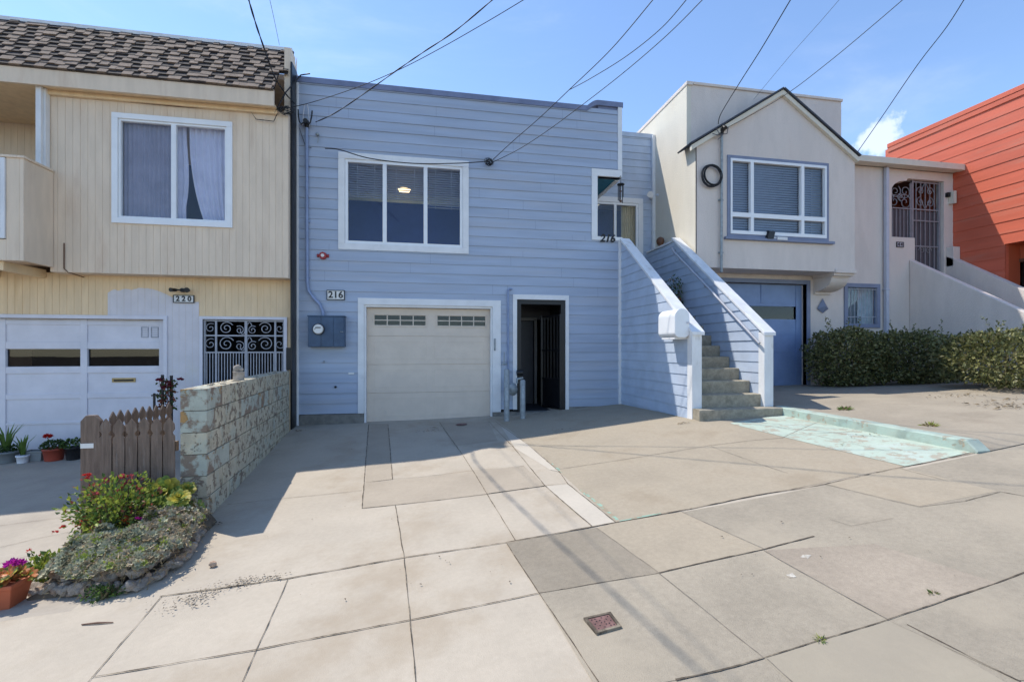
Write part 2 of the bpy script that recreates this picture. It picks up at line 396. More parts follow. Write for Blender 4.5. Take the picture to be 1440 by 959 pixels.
G_win = glass('window glass', (.93, .95, .97)); G_dk = glass('dusky glass', (.5, .55, .62))

# ------------------------------------------------------------------ sheets of ground
def sheet(name, x0, x1, y0, y1, gf, m, step=.25, dz=0., skirt=0.):
    mb = MB(); nx = max(1, round((x1-x0)/step)); ny = max(1, round((y1-y0)/step))
    vs = [(lerp(x0, x1, i/nx), lerp(y0, y1, j/ny)) for j in range(ny+1) for i in range(nx+1)]
    mb.add([(x, y, gf(x, y)+dz) for x, y in vs], [(j*(nx+1)+i, j*(nx+1)+i+1, (j+1)*(nx+1)+i+1, (j+1)*(nx+1)+i) for j in range(ny) for i in range(nx)], 0, True)
    if skirt:
        for i in range(nx):
            a = lerp(x0, x1, i/nx); b = lerp(x0, x1, (i+1)/nx)
            mb.quad((a, y0, gf(a, y0)+dz), (b, y0, gf(b, y0)+dz), (b, y0, gf(b, y0)-skirt), (a, y0, gf(a, y0)-skirt))
        for j in range(ny):
            a = lerp(y0, y1, j/ny); b = lerp(y0, y1, (j+1)/ny)
            mb.quad((x0, a, gf(x0, a)+dz), (x0, b, gf(x0, b)+dz), (x0, b, gf(x0, b)-skirt), (x0, a, gf(x0, a)-skirt))
    return mk(name, mb, m, kind='structure', recalc=False)
def patch(pts, gf, dz, step=.12):
    """a convex slab, outlined by its corners on the ground, as a sheet following the ground"""
    P2 = [(p.x, p.y) for p in pts]
    x0 = min(p[0] for p in P2); x1 = max(p[0] for p in P2); y0 = min(p[1] for p in P2); y1 = max(p[1] for p in P2)
    area = sum(P2[i][0]*P2[(i+1) % len(P2)][1]-P2[(i+1) % len(P2)][0]*P2[i][1] for i in range(len(P2)))
    if area < 0: P2 = P2[::-1]
    bm = bmesh.new(); nx = max(1, int((x1-x0)/step)+1); ny = max(1, int((y1-y0)/step)+1)
    V = [[bm.verts.new((lerp(x0, x1, i/nx), lerp(y0, y1, j/ny), 0)) for i in range(nx+1)] for j in range(ny+1)]
    for j in range(ny):
        for i in range(nx): bm.faces.new((V[j][i], V[j][i+1], V[j+1][i+1], V[j+1][i]))
    for i in range(len(P2)):
        a = P2[i]; b = P2[(i+1) % len(P2)]
        bmesh.ops.bisect_plane(bm, geom=bm.verts[:]+bm.edges[:]+bm.faces[:], plane_co=(a[0], a[1], 0), plane_no=(b[1]-a[1], -(b[0]-a[0]), 0), clear_outer=True, dist=1e-6)
    bm.verts.index_update()
    vs = [(v.co.x, v.co.y, gf(v.co.x, v.co.y)+dz) for v in bm.verts]; fs = [tuple(v.index for v in f.verts) for f in bm.faces]; bm.free()
    return vs, fs
def GP(*pts, gf=g): return [onG(x, y, gf) for x, y in pts]

sheet('driveway', -2.30, 5.21, -5.2, .5, g, M_conc)
sheet('neighbour_driveway', -13, -2.30, -5.2, .3, gl, M_ldrive)
sheet('upper_driveway', 5.30, 13.2, -5.16, .9, gr, M_rdrive, skirt=.5)
sheet('sidewalk', -13, 15, -9.6, -5.2, walkz, M_conc)
sheet('road', -40, 40, -18., -9.74, lambda x, y: walkz(x, -9.6)-.14, M_road, 1.)
mb = MB(); n = 60
for i in range(n):
    a = lerp(-40, 40, i/n); b = lerp(-40, 40, (i+1)/n); za = walkz(a, -9.6); zb = walkz(b, -9.6)
    for (ya, yb, u, v) in ((-9.74, -9.6, 0, 0),):
        mb.quad((a, ya, za), (b, ya, zb), (b, yb, zb), (a, yb, za)); mb.quad((a, ya, za), (b, ya, zb), (b, ya, zb-.2), (a, ya, za-.2))
mk('kerb', mb, M_walk, kind='structure')
mb = MB(); mb.quad((-400, -400, -5), (400, -400, -5), (400, 400, -5), (-400, 400, -5)); mk('ground', mb, M_earth, kind='structure')

def regions(name, lst, mats, gf=g):
    mb = MB()
    for pts, mi, dz in lst:
        vs, fs = patch(GP(*pts, gf=gf) if not isinstance(pts[0], Vector) else pts, gf, dz); mb.add(vs, fs, mi, True)
    return mk(name, mb, mats, kind='structure', recalc=False)
regions('old_concrete_apron', [([(697, 590), (866, 734.5), (1270, 656), (1095, 580), (873, 560)], 0, .002)], [M_apron])
regions('driveway_slab', [
    ([(518.5, 596), (514, 678.5), (552, 674), (545.6, 596)], 0, .002),
    ([(514, 678.5), (509, 715), (687, 694.5), (666, 662)], 0, .002),
    ([(666, 662.5), (687, 694.5), (766, 683.5), (737, 655.5)], 0, .004),
    ([(766, 683.5), (833, 741), (866, 734.5), (799, 681)], 1, .002),
    ([(724, 630), (774, 661), (787, 664), (715, 606), (705, 600)], 1, .002),
    ([(618, 594), (640, 627), (700, 620), (687, 593)], 0, .003)], [M_conc2, M_concw])
B0 = onG(712, 763.5); B1 = onG(841, 957); dB = (B1-B0)
regions('pebbled_sidewalk', [([B0, Vector((9.0, B0.y+.02, 0))-Vector((0, 0, 0)), Vector((9.5, -9.55, 0)), B0+dB*(1.0*(-9.55-B0.y)/dB.y)], 0, .002)], [M_walk], g)
regions('sidewalk_slab', [
    ([(712, 763.5), (839, 742), (925, 806), (758, 834.5)], 0, .004),
    ([(758, 834.5), (925, 806), (1074, 926), (950, 957), (843, 975)], 1, .004),
    ([(1247, 872), (1403, 820), (1440, 806), (1560, 960), (1430, 957)], 1, .004),
    ([(866, 735), (839, 742), (925, 806), (1074, 773), (958, 720)], 2, .003),
    ([(1160, 681), (1268, 658), (1403, 691), (1293, 712)], 2, .003),
    ([(1247, 873), (1074, 926), (1110, 960), (1440, 975), (1275, 879)], 3, .003),
    ([(1074, 774), (1247, 871), (1403, 820), (1230, 765)], 4, .003),
    ([(1114, 806), (1120, 812), (1110, 813), (1105, 809)], 5, .0045), ([(1129, 780), (1141, 781), (1136, 786), (1125, 784)], 5, .0045)],
    [M_walkd, M_walk, M_apron, mat('smooth grey concrete', (.305, .265, .20), .85, .05, 2., .2, 150., stain=(.28, .245, .19), samt=.5, grain=.06), mat('pinkish pebbled concrete', (.325, .272, .21), .9, .09, 1.6, .5, 170., stain=(.26, .215, .16), sscale=1.2, samt=.6, fine=.4, grain=.22), mat('chalky white smear', (.46, .43, .37), .9, .2, 20., .2, stain=(.35, .30, .24), sscale=25., samt=1., sedge=(.45, .55))])
regions('painted_pad', [([(1026, 595.5), (1098, 584), (1380, 633), (1275, 656.5)], 0, .0052)], [M_mint])

mbm = MB()
# joints, cracks and one faint darker line
def ribbon(mb, pts, w, gf=g, dz=.0062, mi=0, jit=.45):
    w *= .50
    P = []
    for i in range(len(pts)-1):
        a, b = pts[i], pts[i+1]; L = (b-a).length; n = max(2, int(L/.04))
        for k in range(n): P.append(a.lerp(b, k/n))
    P.append(pts[-1]); vs = []
    for i, p in enumerate(P):
        d = (P[min(i+1, len(P)-1)]-P[max(0, i-1)]); d.z = 0; d.normalize(); s = Vector((-d.y, d.x, 0))
        q = p+s*noise.noise(p*6)*.004
        ww = w*(1+jit*2*noise.noise(p*14+Vector((3, 1, 7))))*.5
        for e in (-1, 1):
            v = q+s*ww*e; vs.append((v.x, v.y, gf(v.x, v.y)+dz))
    mb.add(vs, [(2*i, 2*i+1, 2*i+3, 2*i+2) for i in range(len(P)-1)], mi)
mbj = MB()
for w, pts in [
    (.020, [(225, 839), (400, 814.6), (566, 784.6), (712.5, 763), (866, 735), (970, 716), (1062, 697), (1160, 681), (1270, 657), (1385, 634.5)]),
    (.013, [(128, 953), (360, 914), (400, 906), (577, 872), (758, 834.5), (925, 806.5)]), (.020, [(925, 806.5), (1000, 789), (1074, 773), (1145, 754.5)]),
    (.018, [(950, 957), (1000, 947), (1074, 926)]), (.010, [(1074, 926), (1160, 899), (1247, 873)]), (.013, [(1247, 873), (1325, 846), (1403, 820), (1470, 794)]),
    (.012, [(556, 710.6), (568.5, 786.7)]), (.010, [(568.5, 786.7), (577, 872), (586, 975)]),
    (.012, [(618, 594), (666, 664), (724.5, 760)]), (.010, [(712, 764), (758, 834.5), (850, 972)]),
    (.012, [(687, 593), (766, 683), (833, 741)]), (.012, [(697, 593), (787, 664), (799, 681), (866, 735)]),
    (.014, [(518.5, 597), (509, 715)]), (.014, [(545.6, 597), (552, 674)]),
    (.009, [(320, 710), (400, 701), (509, 690)]), (.009, [(509, 715), (556, 710), (687, 694.5), (766, 683.5), (795, 680)]),
    (.009, [(514, 678.5), (552, 674), (666, 662), (737, 655.5)]), (.008, [(774, 661), (787, 664)]),
    (.009, [(228, 838), (122, 962)]), (.009, [(405, 815), (338, 966)]),
    (.012, [(1275, 879), (1350, 917), (1436, 960)]),
    (.012, [(1357, 705), (1407, 692), (1440, 698)]), (.004, [(1256, 729), (1197, 740), (1167, 731)])]:
    ribbon(mbj, GP(*pts), w)
for w, pts in [(.012, [(779, 661), (880, 646), (1000, 626.5), (1100, 616), (1150, 594)]), (.008, [(1000, 628), (1060, 650), (1108, 666)]), (.007, [(735, 624), (840, 629)]),  # last entry is just a thin darker line across the apron
    (.008, [(839, 743), (925, 805)]), (.009, [(927, 807), (1000, 866), (1074, 926)]), (.007, [(958, 720), (1020, 748), (1074, 772)]), (.009, [(1073, 774), (1128, 806), (1247, 871)]),
    (.009, [(1160, 681), (1256, 705), (1293, 713), (1357, 705)]), (.007, [(1265, 659), (1330, 676)]), (.009, [(1078, 927), (1120, 965)]), (.010, [(1112, 612), (1225, 606)]), (.006, [(1090, 600), (1270, 640)])]:
    ribbon(mbj, GP(*pts), w, mi=1, dz=.0068)
for w, pts in [(.010, [(-40, 745), (0, 739.6), (85, 728), (125, 719)]), (.010, [(0, 770), (60, 756), (120, 744)]), (.010, [(-30, 800), (40, 782), (60, 790)])]:
    ribbon(mbj, GP(*pts, gf=gl), w, gf=gl)
M_trace = mat('mint paint traces', (.33, .275, .195), .9, .1, 4., .4, 160., stain2=(.26, .40, .31), s2scale=9., s2edge=(.50, .54))
ribbon(mbm, GP((930, 722), (872, 733.5)), .07, dz=.0028); ribbon(mbm, GP((868, 731), (845, 711), (815, 688)), .06, dz=.0028); ribbon(mbm, GP((790, 664), (770, 648)), .06, dz=.0028)
mk('paint_traces', mbm, M_trace, kind='structure', recalc=False)
mk('joints_and_lines', mbj, [M_joint, M_faint], kind='structure', recalc=False)

# green painted kerb stepping up to the right neighbour's drive
mb = MB(); n = 26
for i in range(n):
    ya = lerp(-2.55, -5.17, i/n); yb = lerp(-2.55, -5.17, (i+1)/n)
    k = lambda y: (gr(5.32, y)+.004+.008*noise.noise(Vector((y*3, 1, 2))))
    o = lambda y: 5.195+.018*noise.noise(Vector((y*4, 5, 2)))
    za, zb = k(ya), k(yb)
    mb.add([(o(ya), ya, g(5.2, ya)-.2), (o(ya)+.012, ya, za-.012), (o(ya)+.03, ya, za), (5.36, ya, za+.002), (o(yb), yb, g(5.2, yb)-.2), (o(yb)+.012, yb, zb-.012), (o(yb)+.03, yb, zb), (5.36, yb, zb+.002)],
           [(0, 1, 5, 4), (1, 2, 6, 5), (2, 3, 7, 6)])
ye = -5.17; mb.add([(5.195, ye, g(5.2, ye)-.2), (5.21, ye, k(ye)), (5.36, ye, k(ye)), (5.36, ye, g(5.2, ye)-.2)], [(0, 1, 2, 3)])
mk('painted_kerb', mb, M_green, kind='structure')

# ------------------------------------------------------------------ blue house
BXL, BXR, YS = XY(417.5, 0), 3.85, 1.34
blue = thing('blue_house', 'blue clapboard house in the middle with a cream garage door and an open dark doorway', 'house', (0, 0, 0))
P0 = PY(0)
wx0, wx1 = XY(476, 0), XY(659, 0); wz0, wz1 = 3.13, 4.885
gx0, gx1 = XY(512, 0), XY(692.5, 0); gzt = 2.14
dx0, dx1 = XY(726.7, 0), XY(795, 0); dzt = 2.29
ox0, oz0, oz1 = XY(839.7, 0), 3.58, 4.79
holesB = [(wx0+.09, wx1-.09, wz0+.09, wz1-.09), (gx0, gx1, -1, gzt), (dx0, dx1, -1, dzt), (ox0, BXR+.1, oz0, oz1)]
mb = MB(); siding(mb, P0, BXL, BXR, .165, 6.14, .184, holesB, joint=1, lip=.0145)
mb.box(BXL, BXL+.1, .102, 9, -.5, 5.95)                      # party side wall
mb.box(3.2, 3.3, .102, YS-.002, 2.5, oz1-.01); mb.box(3.2, 3.3, YS+.1, 9, -.5, 5.95)
mb.box(BXL, BXR+1.35, 9.0, 9.1, -.5, 5.95)
mb.box(BXR-.1, BXR, .102, YS, -.3, 2.6)
mk('wall', mb, [M_blue, M_cap], blue)
mb = MB(); siding(mb, PY(YS), 3.3, 5.24, 2.62, 6.34, .166, [(3.72, 4.86, 3.28, 4.74)], lip=.011)
mk('porch_wall', mb, M_blue2, blue)
mb = MB(); mb.box(BXL+.1, 3.2, .101, 9, 5.86, 5.95); mb.box(3.2, 5.2, YS+.11, 9, 5.86, 5.95); mb.box(3.2, BXR, .101, YS-.001, 5.86, 5.95); r = mk('roof', mb, M_tile, blue)
# parapet cap with the small step at its right end
mb = MB(); prof = [(BXL-.02, 6.17)]+[(3.12+.02*i, 6.17+.13*math.sin(math.pi/2*i/12)) for i in range(13)]+[(BXR+.03, 6.30)]
for i in range(len(prof)-1):
    (a, za), (b, zb) = prof[i], prof[i+1]
    vs = [Vector((x, y, z)) for (x, z) in ((a, za), (b, zb)) for y in (-.035, .16) for z in (z-.10, z)]
    mb.add(vs, [(0, 1, 3, 2), (4, 6, 7, 5), (0, 4, 5, 1), (2, 3, 7, 6), (1, 5, 7, 3), (0, 2, 6, 4)])
mb.hexa(P0, 3.36, BXR, -.1, -.003, 6.10, 6.2); mb.hexa(P0, BXL, BXR, -.08, .004, 6.05, 6.12)
mk('parapet_cap', mb, M_cap, blue)
mb = MB(); mb.hexa(PY(YS), 3.86, 5.235, -.12, .03, 6.30, 6.40); mk('porch_parapet', mb, M_blue2, blue)
mb = MB(); mb.hexa(P0, BXL-.025, BXL+.035, -.05, .028, -.05, 6.06); mk('corner_board', mb, M_white, blue, bevel=.003)
mb = MB(); mb.hexa(P0, BXR-.075, BXR+.012, -.05, .03, oz1+.145, 6.2); mk('corner_board', mb, M_white, blue, bevel=.003)
mb = MB(); mb.hexa(P0, BXR-.06, BXR+.012, -.03, .028, .10, oz0-.075); mk('corner_board', mb, M_white, blue, bevel=.003)
mb = MB()
for q in ((BXL+.04, gx0-.003, .155), (gx1+.003, dx0-.003, .115), (dx1+.003, BXR-.065, .19)):
    mb = MB(); mb.hexa(P0, q[0], q[1], -.3, .016, -.3, q[2]); mk('foundation', mb, M_found, blue, bevel=.006)
# front window
w = mb = MB(); ring(mb, P0, wx0, wx1, wz0, wz1, .112, -.05, .032); wf = mk('window', mb, M_white, blue, bevel=.003)
ix0, ix1, iz0, iz1 = wx0+.114, wx1-.114, wz0+.114, wz1-.114
s1, s2 = XY(541, 0), XY(598.4, 0)
pn = [(ix0+.05, s1-.035, iz0+.05, iz1-.05), (s1+.035, s2-.035, iz0+.05, iz1-.05), (s2+.035, ix1-.05, iz0+.05, iz1-.05)]
mb = MB()
for q in rects(ix0, ix1, iz0, iz1, pn): mb.hexa(P0, q[0], q[1], -.06, .012, q[2], q[3])
mk('sash', mb, M_vinyl, wf)
mb = MB()
for q in pn: mb.hexa(P0, q[0]-.01, q[1]+.01, -.03, -.022, q[2]-.01, q[3]+.01)
mk('pane', mb, G_win, wf)
mb = MB()
for q, drop in zip(pn, (.62, .60, .74)):
    z = q[3]
    while z > q[3]-drop:
        mb.hexa(P0, q[0]-.02, q[1]+.02, -.125, -.085, z-.004, z); z -= .042
    for f in (.25, .75): x = lerp(q[0], q[1], f); mb.hexa(P0, x-.003, x+.003, -.106, -.103, q[3]-drop, q[3])
mk('blind', mb, M_blind, wf)
mb = MB()   # the room behind: navy walls under a pale cove, seen through the glass
ra, rb, rd_ = wx0-.5, wx1+.5, 1.7
mb.quad((ra, rd_, 2.8), (rb, rd_, 2.8), (rb, rd_, 4.56), (ra, rd_, 4.56)); mb.quad((ra, rd_, 4.56), (rb, rd_, 4.56), (rb, rd_, 4.76), (ra, rd_, 4.76), 1); mb.quad((ra, rd_, 4.76), (rb, rd_, 4.76), (rb, rd_, 5.2), (ra, rd_, 5.2), 2)
for x in (ra, rb): mb.quad((x, .2, 2.8), (x, rd_, 2.8), (x, rd_, 5.2), (x, .2, 5.2))
mb.quad((ra, .2, 2.8), (rb, .2, 2.8), (rb, rd_, 2.8), (ra, rd_, 2.8), 1); mb.quad((ra, .2, 5.2), (rb, .2, 5.2), (rb, rd_, 5.2), (ra, rd_, 5.2), 2)
mk('room', mb, [M_navy, M_cream2, M_blind], blue, recalc=False)
lp = onY(568.5, 266, 1.2); mb = MB(); mb.lathe(lp+Vector((0, 0, -.05)), [(.02, -.03), (.11, .0), (.13, .04), (.05, .06)], 20); mk('ceiling_lamp', mb, M_lit, blue)
# garage
mb = MB()
a, b = XY(503.5, 0), XY(704, 0)
mb.hexa(P0, a, gx0, -.06, .03, .16, gzt); mb.hexa(P0, gx1, b, -.06, .03, .12, gzt); mb.hexa(P0, a, b, -.06, .03, gzt, 2.26)
mb.hexa(P0, gx0, gx0+.035, -.16, -.0, -.02, gzt-.04); mb.hexa(P0, gx1-.035, gx1, -.16, -.0, -.02, gzt-.04); mb.hexa(P0, gx0, gx1, -.16, -.0, gzt-.04, gzt)
mk('garage_trim', mb, M_white, blue, bevel=.003)
mb = MB(); a, b = gx0+.036, gx1-.036; y = .115
hz = lambda i: -.02+ (gzt-.045+.02)*i/4
wl = [(XY(526, y)+.0, XY(599, y)), (XY(614.6, y), XY(683, y))]; wzb, wzt = hz(3)+.20, hz(3)+.40
panes = []
for (p, q) in wl:
    for i in range(4):
        for j in range(2):
            panes.append((lerp(p, q, i/4)+.009, lerp(p, q, (i+1)/4)-.009, lerp(wzb, wzt, j/2)+.009, lerp(wzb, wzt, (j+1)/2)-.009))
PG = PY(y)
for i in range(4):
    for q in rects(a, b, hz(i)+.006, hz(i+1), panes if i == 3 else []): mb.hexa(PG, q[0], q[1], -.04, 0, q[2], q[3])
    mb.hexa(PG, a, b, -.04, -.012, hz(i), hz(i)+.006)
    if i < 3:
        for (p, q) in ((a+.12, (a+b)/2-.07), ((a+b)/2+.07, b-.12)): ring(mb, PG, p, q, hz(i)+.10, hz(i+1)-.10, .012, .0005, .003)
for (p, q) in wl: ring(mb, PG, p-.02, q+.02, wzb-.02, wzt+.02, .02, .0005, .012)
mb.hexa(PG, a, b, .0, .02, hz(0)+.0, hz(0)+.09)
gd = mk('garage_door', mb, M_door, blue, bevel=.002)
mb = MB()
for (p, q) in wl: mb.hexa(PG, p, q, -.03, -.022, wzb, wzt)
mk('pane', mb, G_dk, gd)
mb = MB(); mb.quad((gx0, .9, 0), (gx1, .9, 0), (gx1, .9, 2.3), (gx0, .9, 2.3)); mb.quad((gx0-.1, .3, 2.12), (gx1+.1, .3, 2.12), (gx1+.1, .9, 2.12), (gx0-.1, .9, 2.12)); mk('garage_interior', mb, M_dark, blue)
mb = MB(); mb.hexa(P0, gx1+.025, gx1+.055, .03, .05, 1.30, 1.53); mk('keypad', mb, M_galv, blue, bevel=.004)
# open side doorway
mb = MB(); a, b = XY(721, 0), XY(799.6, 0)
mb.hexa(P0, a, dx0, -.05, .03, .16, dzt); mb.hexa(P0, dx1, b, -.05, .03, .12, dzt); mb.hexa(P0, a, b, -.05, .03, dzt, 2.385)
mk('door_trim', mb, M_white, blue, bevel=.003)
mb = MB(); ring(mb, P0, dx0+.001, dx1-.001, -.1, dzt-.001, .085, -.16, -.01, bottom=False);
mk('door_jamb', mb, M_black, blue)
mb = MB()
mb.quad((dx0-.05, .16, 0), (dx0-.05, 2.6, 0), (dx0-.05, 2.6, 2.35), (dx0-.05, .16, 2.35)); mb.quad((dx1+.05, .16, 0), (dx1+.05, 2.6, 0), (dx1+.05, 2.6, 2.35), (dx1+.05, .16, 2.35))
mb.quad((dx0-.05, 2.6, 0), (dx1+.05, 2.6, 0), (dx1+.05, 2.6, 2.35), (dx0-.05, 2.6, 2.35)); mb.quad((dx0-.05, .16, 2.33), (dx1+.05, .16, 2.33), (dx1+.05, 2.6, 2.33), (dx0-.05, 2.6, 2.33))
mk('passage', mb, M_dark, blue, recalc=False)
mb = MB(); mb.box(dx0+.16, dx0+.62, 1.25, 1.29, .06, 1.95); mb.box(dx0-.03, dx1+.04, 1.3, 1.34, 1.98, 2.33); id_ = mk('inner_door', mb, mat('dark slate door', (.035, .037, .048), .5, .1, 4., 0), blue, bevel=.004)
mb = MB(); mb.box(dx0+.64, dx0+.70, 1.22, 1.27, .1, 1.98); mb.box(dx0+.02, dx0+.70, 1.22, 1.27, 1.96, 2.02); mk('inner_frame', mb, mat('dim grey paint', (.17, .165, .16), .6, .1, 4., 0), blue)
mb = MB()   # security gate leaf standing open inwards on the right jamb
h = Vector((dx1-.09, .03, 0)); e = Vector((dx1-.32, .62, 0))
for f in (0, 1): p = h.lerp(e, f); mb.bar(p+Vector((0, 0, .14)), p+Vector((0, 0, 2.02)), .05, .05)
for z in (.16, .72, 1.3, 2.0): mb.bar(h+Vector((0, 0, z)), e+Vector((0, 0, z)), .035, .035)
mb.add([h+Vector((0, 0, .16)), e+Vector((0, 0, .16)), e+Vector((0, 0, .70)), h+Vector((0, 0, .70))], [(0, 1, 2, 3)])
for i in range(1, 6): p = h.lerp(e, i/6); mb.bar(p+Vector((0, 0, .72)), p+Vector((0, 0, 2.0)), .014, .014)
mk('security_gate', mb, M_black, blue)
mb = MB(); mb.box(dx0-.02, dx1+.02, -.05, .3, -.1, .105); mk('threshold', mb, M_found, blue, bevel=.006)
mb = MB(); mb.box(dx0-.04, dx1+.04, .14, 2.59, -.1, .112); mk('passage_floor', mb, M_dark, blue)
# porch opening
mb = MB(); a = XY(831.6, 0)
mb.hexa(P0, a, ox0, -.12, .03, oz0, oz1); mb.hexa(P0, a, BXR+.012, -.12, .03, oz1, oz1+.14); mb.hexa(P0, a, BXR+.02, -.12, .034, oz0-.075, oz0)
mk('porch_trim', mb, M_white, blue, bevel=.003)
mb = MB(); mb.quad((3.3, .1, oz1-.005), (BXR, .1, oz1-.005), (BXR, YS, oz1-.005), (3.3, YS, oz1-.005)); mk('porch_ceiling', mb, M_teal, blue)
mb = MB(); mb.box(BXR-.075, BXR+.01, .122, YS-.001, oz1-.02, oz1+.14); mk('porch_beam', mb, M_white, blue)
mb = MB(); siding(mb, lambda a, o, z: Vector((3.3+o, a, z)), .122, YS-.03, 2.7, oz1-.02, .166, [], back=0); mk('porch_side_wall', mb, M_blue2, blue)
PS = PY(YS)
mb = MB(); ring(mb, PS, 3.60, 4.99, 3.17, 4.86, .12, -.02, .03); pw = mk('window', mb, M_white, blue, bevel=.003)
m0 = XY(865, YS); pn = [(3.77, m0-.03, 3.33, 4.69), (m0+.03, 4.82, 3.33, 4.69)]
mb = MB()
for q in rects(3.722, 4.868, 3.292, 4.738, pn): mb.hexa(PS, q[0], q[1], -.05, .012, q[2], q[3])
mk('sash', mb, M_vinyl, pw)
mb = MB()
for q in pn: mb.hexa(PS, q[0]-.01, q[1]+.01, -.03, -.022, q[2]-.01, q[3]+.01)
mk('pane', mb, G_win, pw)
mb = MB(); n = 30
xs = [(4.50+.38*i/n, YS+.12+.018*math.sin(i*1.5)) for i in range(n+1)]
for i in range(n): mb.add([(xs[i][0], xs[i][1], 3.2), (xs[i+1][0], xs[i+1][1], 3.2), (xs[i+1][0], xs[i+1][1], 4.75), (xs[i][0], xs[i][1], 4.75)], [(0, 1, 2, 3)], 0, True)
mk('curtain', mb, M_beige, pw, recalc=False)
mb = MB(); mb.quad((3.4, 2.4, 3), (5.1, 2.4, 3), (5.1, 2.4, 4.9), (3.4, 2.4, 4.9)); mb.quad((3.4, 1.46, 3), (3.4, 2.4, 3), (3.4, 2.4, 4.9), (3.4, 1.46, 4.9)); mk('room', mb, M_navy, blue, recalc=False)
mb = MB(); x = XY(919, YS-.05); mb.box(x-.04, x+.035, YS-.09, YS-.02, 2.7, 6.36); mk('downpipe', mb, M_white, blue, bevel=.008)
mb = MB(); c = onY(916, 277, YS-.04)
mb.lathe(c+Vector((0, 0, -.05)), [(.03, 0), (.05, .03), (.05, .08), (.03, .1)], 14)
for s in (-1, 1):
    q = c+Vector((s*.12, -.14, .0)); mb.tube([c, c+Vector((s*.06, -.05, .03)), q+Vector((0, .03, .02))], .014, 8); mb.tube([q+Vector((-s*.02, .06, .03)), q, q+Vector((s*.03, -.09, -.03))], [.03, .055, .07], 14)
mk('floodlight', mb, M_whiteg, blue)
mb = MB()   # alarm bell
c = onY(454.5, 360, -.01); mb.tube([c+Vector((0, .02, 0)), c+Vector((0, -.05, 0))], [.075, .065], 8, smooth=False); mb.tube([c+Vector((0, -.05, 0)), c+Vector((0, -.06, 0))], .03, 12, mi=1)
for s in (-1, 1): mb.tube([c+Vector((s*.07, -.01, 0)), c+Vector((s*.10, -.01, 0))], .03, 8)
mk('alarm_bell', mb, [M_red, M_plaq], blue)
mb = MB()
c = onY(472, 544, -.015); mb.tube([c, c+Vector((0, -.03, 0))], .02, 10); mk('pipe_stub', mb, M_black, blue)
mb = MB(); c = onY(456, 508, -.005); mb.tube([c, c+Vector((0, -.05, 0)), c+Vector((0, -.06, -.03))], .012, 8); mk('hose_tap', mb, M_galv, blue)
mb = MB(); c = onY(494, 525, -.017); mb.box(c.x-.05, c.x+.05, c.y-.004, c.y, c.z-.015, c.z+.015); mk('wall_tag', mb, M_plaq, blue)

# meter cabinet, its conduit and weatherhead
mc = thing('meter_cabinet', 'blue grey electric meter cabinet with a round dial under the number plaque', 'meter box', (XY(461, 0), 0, 1.2))
a, b = XY(436.5, 0), XY(486.5, 0); z0, z1 = ZY(461, 488, 0), ZY(461, 446, 0)
mb = MB(); mb.hexa(P0, a, b, .013, .17, z0, z1); mb.hexa(P0, a-.012, b+.012, .013, .185, z1, z1+.018); mid = lerp(a, b, .36)
mb.hexa(P0, a+.01, mid-.006, .17, .178, z0+.01, z1-.01); mb.hexa(P0, mid+.006, lerp(a, b, .7)-.004, .17, .178, z0+.01, z1-.01); mb.hexa(P0, lerp(a, b, .7)+.004, b-.01, .17, .178, z0+.01, z1-.01)
mk('cabinet', mb, M_meter, mc, bevel=.004)
mb = MB(); c = Vector((lerp(a, b, .30), -.178, lerp(z0, z1, .58)))
mb.tube([c, c+Vector((0, -.05, 0))], .098, 28, 1, smooth=False); mb.tube([c+Vector((0, -.05, 0)), c+Vector((0, -.07, 0))], [.086, .075], 28, 0)
mb.box(c.x-.045, c.x+.045, c.y-.075, c.y-.0705, c.z+.018, c.z+.035, 1); mb.box(c.x-.06, c.x-.04, c.y-.075, c.y-.0705, c.z-.005, c.z+.004, 1)
mk('dial', mb, [M_plaq, M_blackp], mc)
mb = MB(); c = Vector((b-.06, -.18, lerp(z0, z1, .5))); mb.tube([c, c+Vector((0, -.03, 0)), c+Vector((.05, -.035, 0))], .008, 8); mk('latch', mb, M_galv, mc)
mb = MB(); yc = -.055
pth = [onY(454.5, 446, yc), onY(453.8, 438, yc), onY(449.5, 428, yc), onY(440, 418, yc), onY(433.5, 408, yc), onY(432, 396, yc), onY(431.5, 300, yc), onY(431.3, 180, yc)]
mb.tube(pth, .027, 12)
for z in (2.6, 3.6, 4.6): q = onY(431.8, 490-(z-1.34)*79, yc); mb.box(q.x-.045, q.x+.045, -.035, -.01, q.z-.012, q.z+.012)
mk('conduit', mb, M_bluepipe, mc)
mb = MB(); t = pth[-1]
mb.tube([t, t+Vector((0, 0, .04)), t+Vector((0, -.04, .09)), t+Vector((0, -.1, .08))], [.03, .042, .05, .04], 12)
for s in (-1, 1): mb.tube([t+Vector((s*.02, -.09, .06)), t+Vector((s*.06, -.12, .0)), t+Vector((s*.09, -.13, .04)), t+Vector((s*.11, -.11, .16)), t+Vector((s*.115, -.10, .26))], .012, 8)
mk('weatherhead', mb, M_blackp, mc)
mb = MB()
for s in (-.07, .05): mb.tube([t+Vector((s, -.0, .04)), t+Vector((s*.6, -.02, .32)), t+Vector((s*.3, -.03, .40))], .009, 8)
mk('bracket', mb, M_ironw, mc)

